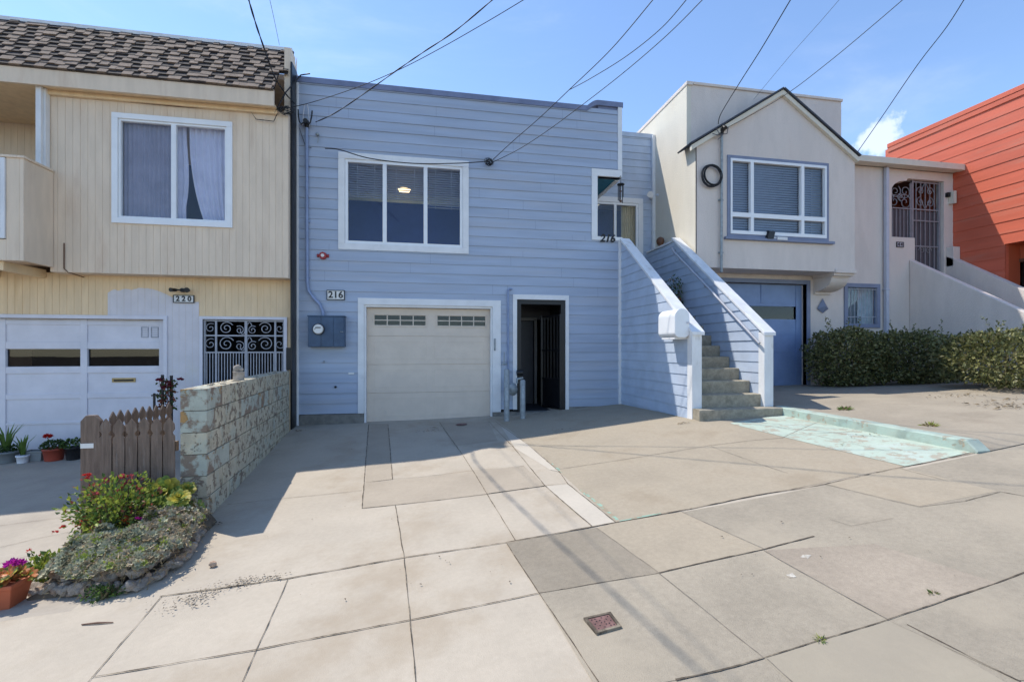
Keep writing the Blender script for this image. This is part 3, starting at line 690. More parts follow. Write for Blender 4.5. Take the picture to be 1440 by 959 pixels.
# gas meter and bollards beside the doorway
gm = thing('gas_meter', 'small grey gas meter with its riser pipe left of the open doorway', 'gas meter', (XY(715, -.1), -.1, .05))
mb = MB(); x = XY(714.5, -.03); mb.tube([Vector((x, -.045, .35)), Vector((x, -.045, ZY(715, 410, -.04))), Vector((x+.02, -.04, ZY(715, 408, -.04)+.02)), Vector((x+.08, -.04, ZY(715, 408, -.04)+.02))], .017, 10); mk('riser', mb, M_bluepipe, gm)
mb = MB(); c = onY(721, 545, -.22); mb.blob(c+Vector((0, 0, -.03)), .1, 2, .05, 1, (.95, .7, 1.25)); mb.tube([c+Vector((-.085, 0, .08)), c+Vector((-.085, 0, .2))], .022, 10); mb.tube([c+Vector((.085, 0, .08)), c+Vector((.085, 0, .16)), c+Vector((.2, .02, .18))], .022, 10); mb.tube([c+Vector((-.1, -.08, -.02)), c+Vector((-.1, -.09, -.02))], .03, 12)
mk('meter_body', mb, M_galv, gm)
mb = MB(); c = onY(731, 524, -.2); mb.tube([c+Vector((-.06, 0, 0)), c+Vector((.05, 0, 0))], [.05, .06], 14); mb.tube([c+Vector((0, 0, -.03)), c+Vector((0, 0, .06))], .025, 10); mk('regulator', mb, M_black, gm)
mb = MB(); c = onY(709, 503, -.12); mb.tube([c+Vector((0, .02, -.15)), c, c+Vector((0, 0, .1))], .008, 8); mb.tube([c+Vector((-.05, .0, -.12)), c+Vector((.06, 0, -.12))], .014, 8); mk('valve', mb, M_galv, gm)
for (px, pyb, pyt, yy, lab) in ((712.5, 587, 519, -.62, 'tall thin galvanised guard post nearer the garage door'), (735, 584, 534, -.52, 'shorter galvanised guard post in front of the dark doorway')):
    p = onY(px, pyb, yy); zt = ZY(px, pyt, yy); mb = MB(); mb.lathe((p.x, yy, g(p.x, yy)-.1), [(.05, 0), (.05, zt-g(p.x, yy)+.1-.02), (.033, zt-g(p.x, yy)+.1)], 18)
    bo = mk('guard_post', mb, M_galv, loc=(p.x, yy, g(p.x, yy)), label=lab, cat='post', group='guard posts by the gas meter')

# number plaques and numerals
def plaque(px0, px1, py0, py1, Y, txt, lab, gap=.016, size=None, m=None, tm=None):
    a, b = XY(px0, Y), XY(px1, Y); c = (px0+px1)/2; z0, z1 = ZY(c, py1, Y), ZY(c, py0, Y); P = PY(Y)
    t = thing('number_plaque', lab, 'number sign', ((a+b)/2, Y, z0))
    mb = MB(); mb.hexa(P, a, b, gap, gap+.014, z0, z1); ring(mb, P, a-.008, b+.008, z0-.008, z1+.008, .012, gap, gap+.02, mi=1); mk('plate', mb, [m or M_plaq, M_blackp], t)
    for i, ch in enumerate(txt):
        mb = MB(); text(mb, ch, size or (z1-z0)*1.02, P, lerp(a, b, (i+.5)/len(txt)+(.5-(i+.5)/len(txt))*.12), (z0+z1)/2, gap+.016, .004, embolden=.004); mk('digit', mb, tm or M_blackp, t)
plaque(460.5, 484.5, 409, 421.5, 0, '216', 'white plaque reading 216 on the blue siding above the meter cabinet')
hn = thing('house_numerals', 'black slanted metal numerals 216 on the white porch trim', 'house number', (XY(853, 0), -.04, ZY(853, 342, 0)))
for ch, px in (('2', 846), ('1', 853), ('6', 860)):
    mb = MB(); text(mb, ch, .205, P0, XY(px, 0), ZY(853, 336.5, 0), .042, .014, shear=.22, embolden=.007); mk('digit', mb, M_blackp, hn)
# wind chime hanging in the porch opening
wc = thing('wind_chime', 'dark metal wind chime hanging at the corner of the porch opening', 'wind chime', tuple(onY(873, 270, -.12)))
c = onY(873, 258, -.12); mb = MB(); mb.tube([c+Vector((-.0, .1, .14)), c+Vector((0, 0, .15)), c], .005, 6); mb.lathe(c+Vector((0, 0, -.03)), [(.075, 0), (.07, .015), (.02, .03)], 16); mk('hanger', mb, M_black, wc)
mb = MB()
for i in range(5):
    an = i*1.257; q = c+Vector((.05*math.cos(an), .05*math.sin(an), -.03)); mb.tube([q, q+Vector((0, 0, -.24-.035*i))], .009, 8)
mk('tubes', mb, M_black, wc)
mb = MB(); mb.tube([c, c+Vector((0, 0, -.34))], .002, 5); mb.box(c.x-.02, c.x+.02, c.y-.003, c.y+.003, c.z-.38, c.z-.33); mb.lathe(c+Vector((0, 0, -.17)), [(.02, 0), (.022, .02)], 12); mk('clapper', mb, M_brown, wc)

# ------------------------------------------------------------------ front stairs
st = thing('front_stairs', 'concrete stairway between blue clapboard side walls with white sloping caps', 'stairs', (4.5, -1.4, .3))
LX0, LX1, RX0, RX1 = 3.85, 3.97, 5.06, 5.185
Yn = -2.42; capz = lambda y: 1.70+(y-Yn)*(3.575-1.70)/(0-Yn) if y < 0 else 3.575
sl = (3.575-1.70)/(-Yn); cn = Vector((0, -sl, 1)).normalized()
cl = [((0, Yn, 1.66), cn)]
mb = MB(); siding(mb, lambda a, o, z: Vector((LX0-o, a, z)), Yn, -.012, .12, 3.6, .166, back=0, lip=.012)
siding(mb, lambda a, o, z: Vector((LX1+o, a, z)), Yn, .10, .12, 3.6, .166, back=0, lip=.012)
mk('side_wall', mb, M_blue2, st, clip=cl, recalc=False)
mb = MB(); siding(mb, lambda a, o, z: Vector((RX0-o, a, z)), Yn, .08, .14, 3.6, .166, back=0, lip=.012); mb.quad((RX1, Yn, .1), (RX1, .08, .1), (RX1, .08, 3.6), (RX1, Yn, 3.6))
w1 = mk('side_wall', mb, M_blue2, st, clip=cl, recalc=False)
mb = MB(); siding(mb, lambda a, o, z: Vector((RX0-o, a, z)), .08, YS-.02, .14, 3.555, .166, back=0, lip=.012); mb.quad((RX1, .08, .1), (RX1, YS, .1), (RX1, YS, 3.56), (RX1, .08, 3.56))
mk('landing_wall', mb, M_blue2, st, recalc=False)
for nm, (xa, xb) in (('l', (LX0-.035, LX1+.05)), ('r', (RX0-.045, RX1+.03))):
    mb = MB(); e0 = Yn-.16; y1 = -.03 if nm == 'l' else .1
    z0 = 1.66+(e0-Yn)*sl; z1_ = 1.66+(y1-Yn)*sl
    mb.prism([(xa, e0, z0), (xa, y1, z1_), (xa, y1, z1_+.05), (xa, e0, z0+.05)], (xb-xa, 0, 0))
    mk('cap', mb, M_whiteg, st, bevel=.004)
    mb = MB(); x0, x1 = (LX0-.018, LX1+.02) if nm == 'l' else (RX0-.02, RX1+.01)
    mb.box(x0, x1, Yn-.13, Yn, (g(x0, Yn)-.1) if nm == 'l' else .44, 1.66+(-.13)*sl+.03); mk('newel', mb, M_whiteg, st, bevel=.004)
mb = MB(); mb.box(RX0-.03, RX1+.03, .102, YS-.1, 3.56, 3.60); mk('landing_cap', mb, M_whiteg, st, bevel=.004)
for i in range(13):
    yf = -2.72+.25*i; zt = .455+.187*i; x0, x1 = (LX0-.01, RX1+.045) if i == 0 else (LX1+.016, RX0-.018)
    mb = MB(); n = 14
    yb = yf+.29 if i < 12 else YS-.02
    pts = []
    for k in range(n+1):
        x = lerp(x0, x1, k/n); q = noise.noise(Vector((x*7, i*3.3, 1)))
        pts += [(x, yf+.012*q, zt-.30 if i else zt-.30), (x, yf+.008*q-.004, zt-.03), (x, yf-.002+.008*q, zt-.008), (x, yf+.014, zt+.004*q), (x, yb, zt)]
    mb.add(pts, [(5*k+j, 5*(k+1)+j, 5*(k+1)+j+1, 5*k+j+1) for k in range(n) for j in range(4)])
    mb.add(pts[:5]+[(x0, yb, zt-.3)], [(0, 1, 2, 3, 4, 5)]); mb.add(pts[-5:]+[(x1, yb, zt-.3)], [(0, 1, 2, 3, 4, 5)])
    mk('step', mb, M_step, st)
mb = MB(); zr = lambda y: capz(y)-.17; xr = RX0-.10
mb.tube([(RX0-.01, -.0, zr(-.0)-.06), (xr, -.02, zr(-.02)+.02), (xr, -.08, zr(-.1)), (xr, -1.2, zr(-1.2)), (xr, Yn-.12, zr(Yn-.12)-.02)], .021, 10)
for y in (-.3, -1.15, -2.0): mb.tube([(RX0-.005, y, zr(y)-.08), (xr, y, zr(y)-.05), (xr, y, zr(y))], .010, 8)
mk('handrail', mb, M_iron, st)
# mailbox
mbx = thing('mailbox', 'large white arched mailbox fixed to the outside of the stair wall', 'mailbox', (3.72, -2.2, 1.5))
x0, x1 = 3.600, 3.828; zb = 1.51; zt_ = 1.93; r = (x1-x0)/2; ya, yb = -2.46, -1.98
rb_ = .07
arch = [(x0+rb_*(1-math.sin(math.pi/2*k/5)), zb+rb_*(1-math.cos(math.pi/2*k/5))) for k in range(5)]+[(x0, zb+rb_), (x0, zt_-r)]+[((x0+x1)/2-r*math.cos(math.pi*k/16), zt_-r+r*math.sin(math.pi*k/16)) for k in range(1, 16)]+[(x1, zt_-r), (x1, zb+rb_)]+[(x1-rb_*(1-math.sin(math.pi/2*k/5)), zb+rb_*(1-math.cos(math.pi/2*k/5))) for k in range(4, -1, -1)]
mb = MB(); mb.prism([(x, ya, z) for x, z in arch], (0, yb-ya, 0)); mk('box', mb, M_vinyl, mbx, bevel=.006)
mb = MB(); ar2 = [((x-(x0+x1)/2)*1.03+(x0+x1)/2, (z-zb)*1.02+zb-.006) for x, z in arch]; mb.prism([(x, ya-.022, z) for x, z in ar2], (0, .02, 0)); md = mk('door', mb, M_vinyl, mbx, bevel=.005)
mb = MB(); mb.box(x1-.045, x1-.01, ya-.045, ya-.02, lerp(zb, zt_, .5)-.012, lerp(zb, zt_, .5)+.02); mk('latch', mb, M_ironw, md)
mb = MB(); mb.box(x0+.03, x1+.01, ya+.05, yb-.05, zb-.03, zb-.001); mk('bracket', mb, M_white, mbx)
# ------------------------------------------------------------------ left house
LXR = -2.315
left = thing('yellow_house', 'pale yellow plywood house at the left with a shingled mansard and a white garage door', 'house', (-5, -.1, -.37))
YL, YB = -.1, -.40; PL, PB = PY(YL), PY(YB)
xl = -9.6
bz0, bz1 = 2.53, 5.33
bxl = XY(71, YB)
lw0, lw1 = XY(158.5, YB), XY(327.5, YB); lwz0, lwz1 = (ZY(159, 314, YB)+ZY(327, 321, YB))/2, (ZY(158, 160, YB)+ZY(328, 172, YB))/2
mb = MB(); vboards(mb, PB, bxl, LXR, bz0, bz1, .1016, [(lw0+.08, lw1-.08, lwz0+.08, lwz1-.08)], back=.12)
mb.box(LXR-.1, LXR, YB+.121, .0, bz0, 6.5); mb.box(LXR-.1, LXR, YL+.101, 9, -.8, 6.3)
mb.box(bxl, bxl+.1, YB+.121, .9, bz0, bz1); mb.box(xl, LXR, 9, 9.1, -.8, 6.3); mb.box(xl, xl+.1, -.4, 9, -.8, 6.3)
mb.hexa(PB, bxl, LXR, -.6, -.121, bz0+.001, bz0+.06)
mb.quad((LXR, YB, 5.3), (LXR, .1, 5.3), (LXR, .1, 6.6), (LXR, YB+.3, 6.1))
mk('wall', mb, M_yel, left, recalc=False)
mb = MB(); vboards(mb, PY(.9), xl, bxl, 2.5, 5.4, .1016, [], back=.1); mk('recess_wall', mb, M_yel, left, recalc=False)
ggx0, ggx1 = XY(-55, YL), XY(231, YL); ggt = ZY(231, 449.5, YL)
gx_0, gx_1 = XY(285.6, YL), XY(400, YL); gzt_ = ZY(285.6, 449, YL)
mb = MB(); vboards(mb, PL, xl, LXR, -.8, 2.56, .1016, [(ggx0, ggx1, -1, ggt), (gx_0, gx_1, -1, gzt_)], back=.1); mk('lower_wall', mb, M_yel2, left, recalc=False)
# cool white repainted patch over the boards, ragged on top
mb = MB(); s = XY(152, YL)
e = gx_0-.06; k = 0
top = [(152, 412), (160, 407), (168, 409), (176, 406), (186, 408), (196, 405), (212, 406), (222, 409), (232, 413), (244, 419), (262, 422), (275, 425), (284, 424)]
def ptop(x):
    for i in range(len(top)-1):
        xa, xb = XY(top[i][0], YL), XY(top[i+1][0], YL)
        if xa <= x <= xb: f = (x-xa)/(xb-xa); return lerp(ZY(top[i][0], top[i][1], YL), ZY(top[i+1][0], top[i+1][1], YL), f)
    return ZY(284, 424, YL)
b0 = xl+.1016*math.ceil((s-xl)/.1016)-.1016
while b0 < e:
    aa = max(b0, s); bb = min(b0+.1000, e)
    if bb-aa > .01:
        zb_ = ggt+.05 if bb < ggx1+.062 else -.6
        n = 4
        for i in range(n):
            p, q = lerp(aa, bb, i/n), lerp(aa, bb, (i+1)/n)
            mb.add([PL(p, .0075, zb_), PL(q, .0075, zb_), PL(q, .0075, ptop(q)+.012*noise.noise(Vector((q*30, 0, 0)))), PL(p, .0075, ptop(p)+.012*noise.noise(Vector((p*30, 0, 0))))], [(0, 1, 2, 3)])
    b0 += .1016
mk('primed_patch', mb, M_patch, left, recalc=False)
# garage door of the left house
mb = MB(); mb.hexa(PL, ggx0-.1, ggx1+.055, -.05, .035, ggt, ggt+.06); mb.hexa(PL, ggx1, ggx1+.055, -.05, .035, -.6, ggt); mk('garage_trim', mb, M_lgar, left, bevel=.003)
yg = YL+.07; PGl = PY(yg)
zr_ = lambda py: ZY(118, py, yg)
wins = [(XY(-52, yg), XY(-3, yg), zr_(515), zr_(491)), (XY(9, yg), XY(114, yg), zr_(515), zr_(491)), (XY(123.5, yg), XY(224.5, yg), zr_(515), zr_(491))]
mb = MB()
for q in rects(ggx0, ggx1-.003, -.5, ggt-.003, wins): mb.hexa(PGl, q[0], q[1], -.04, 0, q[2], q[3])
for xa, xb in ((XY(0, yg), XY(9, yg)), (XY(114, yg), XY(123.5, yg)), (XY(224.5, yg), ggx1-.004)): mb.hexa(PGl, xa, xb, .001, .018, -.5, ggt-.004)
for pa, pb in ((451, 457), (481, 490.5), (515.5, 524.5), (553, 560), (592, 595)):
    for xa, xb in ((ggx0, XY(0, yg)-.001), (XY(9, yg)+.001, XY(114, yg)-.001), (XY(123.5, yg)+.001, XY(224.5, yg)-.001)): mb.hexa(PGl, xa, xb, .001, .016, zr_(pb), zr_(pa))
lg = mk('garage_door', mb, M_lgar, left, bevel=.003)
mb = MB()
for q in wins: mb.hexa(PGl, q[0]-.01, q[1]+.01, -.03, -.022, q[2]-.01, q[3]+.01)
mk('pane', mb, G_dk, lg)
mb = MB(); mb.quad((ggx0, 1.2, -.5), (ggx1+.2, 1.2, -.5), (ggx1+.2, 1.2, 2.3), (ggx0, 1.2, 2.3)); mb.quad((ggx0-.1, .1, 2.1), (ggx1+.2, .1, 2.1), (ggx1+.2, 1.2, 2.1), (ggx0-.1, 1.2, 2.1)); mk('garage_interior', mb, M_dark, left)
mb = MB()
for pa, pb in ((198.8, 209), (212.5, 223)):
    xa, xb = XY(pa, yg), XY(pb, yg); za, zb_ = zr_(474.5), zr_(459)
    ring(mb, PGl, xa, xb, za, zb_, .01, .0015, .010)
    for i in range(6): z = lerp(za+.012, zb_-.016, i/5); mb.hexa(PGl, xa+.01, xb-.01, .0015, .007, z, z+.006)
mk('vent', mb, M_iron, lg)
mb = MB(); mb.hexa(PGl, XY(158, yg), XY(191, yg), .001, .012, zr_(538), zr_(532)); mb.hexa(PGl, XY(160.5, yg), XY(188.5, yg), .012, .014, zr_(536.6), zr_(534), 1); mk('mail_slot', mb, [M_brass, M_blackp], lg)
# entry grille
mb = MB(); mb.hexa(PL, gx_0-.05, gx_0, -.06, .03, -.6, gzt_); mb.hexa(PL, gx_1, gx_1+.05, -.06, .03, -.6, gzt_); mb.hexa(PL, gx_0-.05, gx_1+.05, -.06, .03, gzt_, gzt_+.05); mk('entry_trim', mb, M_lgar, left, bevel=.003)
mb = MB(); o = -.03; zm = ZY(340, 472, YL); zl = ZY(340, 495.5, YL); zt = gzt_-.02
v = [gx_0+.015, XY(303, YL), XY(386.5, YL), gx_1-.015]
for x in v: mb.hexa(PL, x-.014, x+.014, o-.014, o+.014, -.5, gzt_)
for z in (zt, zm, zl, .15): mb.hexa(PL, gx_0, gx_1, o-.012, o+.012, z-.012, z+.012)
x = lerp(v[1], v[2], .5); mb.hexa(PL, x-.02, x+.02, o-.014, o+.014, -.5, zt)
n = 28
for i in range(1, n): x = lerp(gx_0, gx_1, i/n); mb.hexa(PL, x-.006, x+.006, o-.006, o+.006, -.5, zl)
for za, zb_ in ((zm, zt), (zl, zm)):
    h = (zb_-za); c = (za+zb_)/2; 
    for x, sg in ((lerp(v[1], v[2], .17), 1), (lerp(v[1], v[2], .83), -1)):
        scroll(mb, PL, x, c, h*.44, 1.7, .5 if sg > 0 else math.pi-.5, sg, o, .008)
    for x, sg in ((lerp(v[1], v[2], .39), -1), (lerp(v[1], v[2], .61), 1)): scroll(mb, PL, x, c-h*.12, h*.30, 1.5, 2.2 if sg < 0 else .9, sg, o, .007)
    mb.tube([PL(lerp(v[1], v[2], .5+k*.011), o, c+h*.45*math.sin(k*.30)*.9) for k in range(-9, 10)], .007, 5)
    for x, sg in ((lerp(v[0], v[1], .5), 1), (lerp(v[2], v[3], .5), -1)): scroll(mb, PL, x, c, h*.33, 1.3, 1., sg, o, .007)
mk('entry_grille', mb, M_iron, left)
mb = MB(); mb.quad((gx_0-.2, 1.4, -.5), (gx_1+.2, 1.4, -.5), (gx_1+.2, 1.4, 2.3), (gx_0-.2, 1.4, 2.3)); mb.quad((gx_0-.02, .05, -.5), (gx_0-.02, 1.4, -.5), (gx_0-.02, 1.4, 2.3), (gx_0-.02, .05, 2.3)); mb.quad((gx_0-.1, .05, 2.05), (gx_1+.1, .05, 2.05), (gx_1+.1, 1.4, 2.05), (gx_0-.1, 1.4, 2.05)); mb.quad((gx_1+.02, .05, -.5), (gx_1+.02, 1.4, -.5), (gx_1+.02, 1.4, 2.3), (gx_1+.02, .05, 2.3)); mk('entry_interior', mb, M_dark, left, recalc=False)
mb = MB(); a, b = XY(405.3, YL), XY(413, YL); mb.hexa(PL, a, b, .014, .13, ZY(409, 520, YL), ZY(409, 489, YL)); mk('wall_box', mb, M_blackp, left, bevel=.006)
# upper window
mb = MB(); ring(mb, PB, lw0, lw1, lwz0, lwz1, .085, -.04, .034); lwf = mk('window', mb, M_vinyl, left, bevel=.003)
i0, i1, j0, j1 = lw0+.087, lw1-.087, lwz0+.087, lwz1-.087; mx = XY(244.5, YB)
pn = [(i0+.03, mx-.035, j0+.03, j1-.03), (mx+.035, i1-.03, j0+.03, j1-.03)]
mb = MB()
for q in rects(i0, i1, j0, j1, pn): mb.hexa(PB, q[0], q[1], -.05, .012, q[2], q[3])
mk('sash', mb, M_vinyl, lwf)
mb = MB()
for q in pn: mb.hexa(PB, q[0]-.01, q[1]+.01, -.03, -.022, q[2]-.01, q[3]+.01)
mk('pane', mb, G_win, lwf)
def curtain(mb, P, xa, xb, za, zb, off, waves, amp, edge=None, n=60, m=10, mi=0):
    vs = []
    for j in range(m+1):
        z = lerp(zb, za, j/m); f = j/m
        L_, R_ = (xa, xb) if edge is None else edge(f)
        for i in range(n+1):
            t = i/n; vs.append(P(lerp(L_, R_, t), off+amp*math.sin(t*waves*2*math.pi+.6*math.sin(t*9)), z))
    mb.add(vs, [(j*(n+1)+i, j*(n+1)+i+1, (j+1)*(n+1)+i+1, (j+1)*(n+1)+i) for j in range(m) for i in range(n)], mi, True)
mb = MB(); curtain(mb, PB, pn[0][0]-.03, pn[0][1]+.03, lwz0, lwz1, -.11, 11, .014)
mk('sheer_curtain', mb, M_lavd, lwf, recalc=False)
W = pn[1][1]-pn[1][0]; a = pn[1][0]
mb = MB(); curtain(mb, PB, 0, 0, lwz0, lwz1, -.12, 7, .018, lambda f: (a+W*(.19+.45*max(0, f-.1)**2.2), a+W+.05))
curtain(mb, PB, 0, 0, lwz0, lwz1, -.13, 2, .012, lambda f: (a-.05, a+W*(.08+.12*math.sin(min(1, f*1.25)*math.pi)*f+.04)))
mk('curtain', mb, M_lav, lwf, recalc=False)
mb = MB(); q = (lw0-.3, lw1+.3); mb.quad((q[0], 2, 2.6), (q[1], 2, 2.6), (q[1], 2, 5.2), (q[0], 2, 5.2)); mb.quad((q[0], -.2, 2.6), (q[0], 2, 2.6), (q[0], 2, 5.2), (q[0], -.2, 5.2)); mb.quad((q[1], -.2, 2.6), (q[1], 2, 2.6), (q[1], 2, 5.2), (q[1], -.2, 5.2)); mk('room', mb, M_navy, left, recalc=False)
# fascia, soffit, mansard
YF = -.62; fx1 = XY(385, YF)
mb = MB(); mb.box(xl, fx1, YF, YF+.04, 5.31, 5.575); mk('fascia', mb, M_yel, left, bevel=.003)
mb = MB(); mb.box(xl, fx1, YF+.041, YB+.12, 5.335, 5.36); mb.box(xl, bxl, YB+.121, .9, 5.335, 5.36); mb.box(bxl, fx1, YB-.06, YB-.013, 5.26, 5.33); mk('soffit', mb, M_yel2, left)
mt = onY(412, 68, .05); zt_m = 6.66; mbase = Vector((0, YF-.03, 5.565)); up = Vector((0, .05-(YF-.03), zt_m-5.565)); Ls = up.length; up.normalize(); nn = Vector((0, -up.z, up.y))
PM = lambda a, o, s: Vector((a, mbase.y, mbase.z))+up*s+nn*o
mb = MB(); rows = 11; ex = Ls/rows
xe = lambda s: fx1 if s < Ls*.42 else XY(410, -.1)
mb.add([PM(xl, -.03, 0), PM(fx1, -.03, 0), PM(fx1, -.03, Ls*.42), PM(xe(Ls), -.03, Ls*.42), PM(xe(Ls), -.03, Ls), PM(xl, -.03, Ls)], [(0, 1, 2, 3, 4, 5)], 1)
for r in range(rows):
    x = xl-R.random()*.2; s0 = r*ex
    while x < xe(s0+ex*.5):
        w = R.uniform(.10, .20); x1 = min(x+w, xe(s0+ex*.5))
        # dark under-course
        mb.add([PM(x, .010, s0), PM(x1, .010, s0), PM(x1, -.012, s0+ex), PM(x, -.012, s0+ex), PM(x, -.02, s0), PM(x1, -.02, s0)], [(0, 1, 2, 3), (0, 4, 5, 1)], 1)
        x = x1
    x = xl-R.random()*.2
    while x < xe(s0+ex*.5):
        w = R.uniform(.08, .18); x1 = min(x+w, xe(s0+ex*.5)); d = R.choice([-.3, -.1, 0, .15, .3]) * ex; th = R.uniform(.012, .020)
        lo = s0+max(0, d) - (0 if r else min(0, d)*0) + (min(0, d)*.5 if r else 0)
        if x1-x > .03:
            vs = [PM(x, th, lo), PM(x1, th, lo), PM(x1, .004, lo+ex*1.02), PM(x, .004, lo+ex*1.02)]; vb = [PM(x, -.01, lo), PM(x1, -.01, lo), PM(x1, -.012, lo+ex), PM(x, -.012, lo+ex)]
            mb.add(vs+vb, [(0, 1, 2, 3), (4, 5, 1, 0), (5, 6, 2, 1), (7, 4, 0, 3)], 0)
        x = x1+(R.uniform(.09, .21) if R.random() < .80 else .0)
rf = mk('roof', mb, [M_shT, M_shD], left)
mb = MB(); mb.box(xl, XY(411, .05), .03, .16, zt_m-.03, zt_m+.03); mb.box(xl, LXR, .2, 9, 6.2, 6.3); mk('roof_edge', mb, M_whiteg, left)
mb = MB(); mb.box(LXR+.002, LXR+.03, -.3, .0, 5.5, 6.25); mb.box(LXR+.002, LXR+.03, -.3, .0, -.3, 5.5); mk('dark_gap', mb, M_black, left)  # black strip stands in for the dark gap between the two houses
# balcony
xb = XY(76, YB); yfb = CAM.y+ray(33, 490).y*(xb/ray(33, 490).x)
zbt, zbb = 4.07, 2.60
mb = MB(); mb.box(xb-.05, xb, yfb, YB-.013, zbb, zbt); mb.box(xb-.21, xb-.051, yfb, yfb+.12, zbb, zbt); mb.box(xl, xb-.211, yfb, yfb+.1, zbb, zbb+.3); mb.box(xl, xb-.051, yfb+.121, .9, zbb+.08, zbb+.14)
bal = mk('balcony', mb, M_yel, left, bevel=.004)
mb = MB(); mb.box(xb-.07, xb+.02, yfb-.02, YB-.02, zbt, zbt+.035); mb.box(xl, xb-.071, yfb-.02, yfb+.13, zbt, zbt+.035); mk('cap_rail', mb, M_yel, bal, bevel=.004)
mb = MB(); PFb = PY(yfb); ring(mb, PFb, xl, xb-.215, zbb+.31, zbt-.01, .055, -.06, .02); mk('rail_frame', mb, M_whiteg, bal)
mb = MB(); mb.hexa(PFb, xl, xb-.27, -.04, -.03, zbb+.36, zbt-.06); mk('rail_pane', mb, G_dk, bal)
for i in range(4):
    mb = MB(); x = xb-.35-i*.62; mb.box(x-.045, x+.045, yfb+.08, YL-.015, zbb-.13, zbb-.001); mk('joist', mb, M_yel2, bal)
mb = MB(); a, b = XY(50.5, YB-.14), XY(70.5, YB-.02)
mb.box(a, b-.03, YB-.15, YB-.10, zbt+.03, 5.33); mb.box(b-.055, b-.005, YB-.0995, YB-.013, zbt+.03, 5.33); mk('post', mb, M_whiteg, left, bevel=.004)
# floodlight over the plaque, conduit wires
mb = MB(); c = onY(258, 408.5, YL-.02); mb.tube([c+Vector((0, .0, 0)), c+Vector((0, -.05, 0))], .035, 12)
for s_, r in ((-1, .035), (1, .042)): q = c+Vector((s_*.11, -.09, 0)); mb.tube([c+Vector((0, -.04, 0)), q], .012, 8); mb.tube([q+Vector((-s_*.02, .05, 0)), q+Vector((s_*.01, -.06, -.01))], [r*.7, r], 14)
mk('floodlight', mb, M_black, left)
plaque(245.5, 273.5, 416, 425.5, YL, '220', 'small grey plaque reading 220 under the black floodlight on the yellow house')
mb = MB(); mb.tube([onY(90, 342, YB-.02), onY(90, 378, YB-.02), onY(96, 383, YB+.0), onY(118, 390, YL-.02)], .008, 6); mk('drip_line', mb, M_brown, left); mb = MB()
mb.tube([onY(84, 128, YB-.02), onY(100, 130, YB-.02), onY(125, 138, YB-.02), onY(250, 150, YB-.02), onY(352, 157, YB-.02), onY(390, 156, YB-.02)], .007, 6)
mk('wall_cable', mb, M_brown, left)

# ------------------------------------------------------------------ right house
RS, YBY, YW = 5.27, -.38, .22
right = thing('gabled_stucco_house', 'grey white stucco house with a gabled bay over a blue garage door', 'house', (8.5, 0, .5))
XRED = 12.5
bx1 = XY(1202, YBY); PBY, PW = PY(YBY), PY(YW)
rw0, rw1 = XY(1019.8, YBY), XY(1166.5, YBY); rz0, rz1 = 3.60, 5.29
apex = onY(1098, 128, YBY); ez = 5.42
bzb = 2.97
holes = [(rw0+.08, rw1-.08, rz0+.08, rz1-.08)]
mb = MB()
for q in rects(RS, bx1, bzb, 5.36, holes): mb.hexa(PBY, q[0], q[1], -.12, 0, q[2], q[3])
mb.prism([(RS, YBY, 5.36), (bx1, YBY, 5.36), (bx1, YBY, ez), (apex.x, YBY, apex.z-.06), (RS, YBY, ez)], (0, .12, 0))
mb.box(bx1-.1, bx1, YBY+.121, YW-.001, bzb, 5.4)
mb.hexa(PBY, RS+.101, bx1-.101, -.6, -.121, bzb, bzb+.08)
mk('wall', mb, M_stucco, right)
mb = MB(); mb.box(RS, RS+.1, YBY+.121, YW-.3, bzb, 5.45); mb.box(RS, RS+.1, YW-.299, 9, 0, 5.45); mb.box(RS, RS+.1, -.06, 9, 5.451, 6.78); mb.box(RS-.001, RS+.02, YBY+.0, YBY+.1205, bzb, 5.44)
mk('side_wall', mb, M_stuccoc, right)
ux1 = XY(1183, -.06)
mb = MB(); mb.box(RS+.101, ux1, -.06, .06, 5.3, 6.80); mb.box(ux1-.1, ux1, .061, 9, 5.3, 6.78); mb.box(RS, ux1, 9, 9.1, 4, 6.7); mb.box(RS+.101, ux1-.101, .061, 9, 6.5, 6.6)
ub = mk('upper_storey', mb, M_stucco, right)
mb = MB(); mb.box(RS-.015, RS+.13, -.09, 9, 6.781, 6.86); mb.box(RS+.131, ux1+.02, -.09, .09, 6.801, 6.86); mk('parapet_cap', mb, M_stucco, right, bevel=.01)
mb = MB()   # gable roof
for s_, xe_ in ((-1, RS-.15), (1, bx1+.05)):
    ze = ez-.04 if s_ < 0 else ez+.02
    a = Vector((apex.x, YBY-.10, apex.z)); e = Vector((xe_, YBY-.10, ze)); dv = Vector((0, .5, 0)); n_ = (e-a).cross(dv).normalized(); n_ = n_ if n_.z > 0 else -n_
    mb.add([a, e, e+dv, a+dv, a+n_*.032, e+n_*.032, e+dv+n_*.032, a+dv+n_*.032], [(0, 1, 2, 3), (4, 7, 6, 5), (0, 4, 5, 1), (1, 5, 6, 2), (2, 6, 7, 3), (3, 7, 4, 0)])
mk('gable_roof', mb, M_roofd, right)
mb = MB()
for s_, xe_ in ((-1, RS-.13), (1, bx1+.03)):
    ze = ez-.04 if s_ < 0 else ez+.02
    a = Vector((apex.x, YBY-.07, apex.z-.012)); e = Vector((xe_, YBY-.07, ze-.012)); dn = Vector((0, 0, -.10)); mb.add([a, e, e+dn, a+dn, a+Vector((0, .068, 0)), e+Vector((0, .068, 0)), e+dn+Vector((0, .068, 0)), a+dn+Vector((0, .068, 0))], [(0, 1, 2, 3), (3, 2, 6, 7), (0, 3, 7, 4), (1, 5, 6, 2)])
mk('rake_board', mb, M_stuccoc, right)
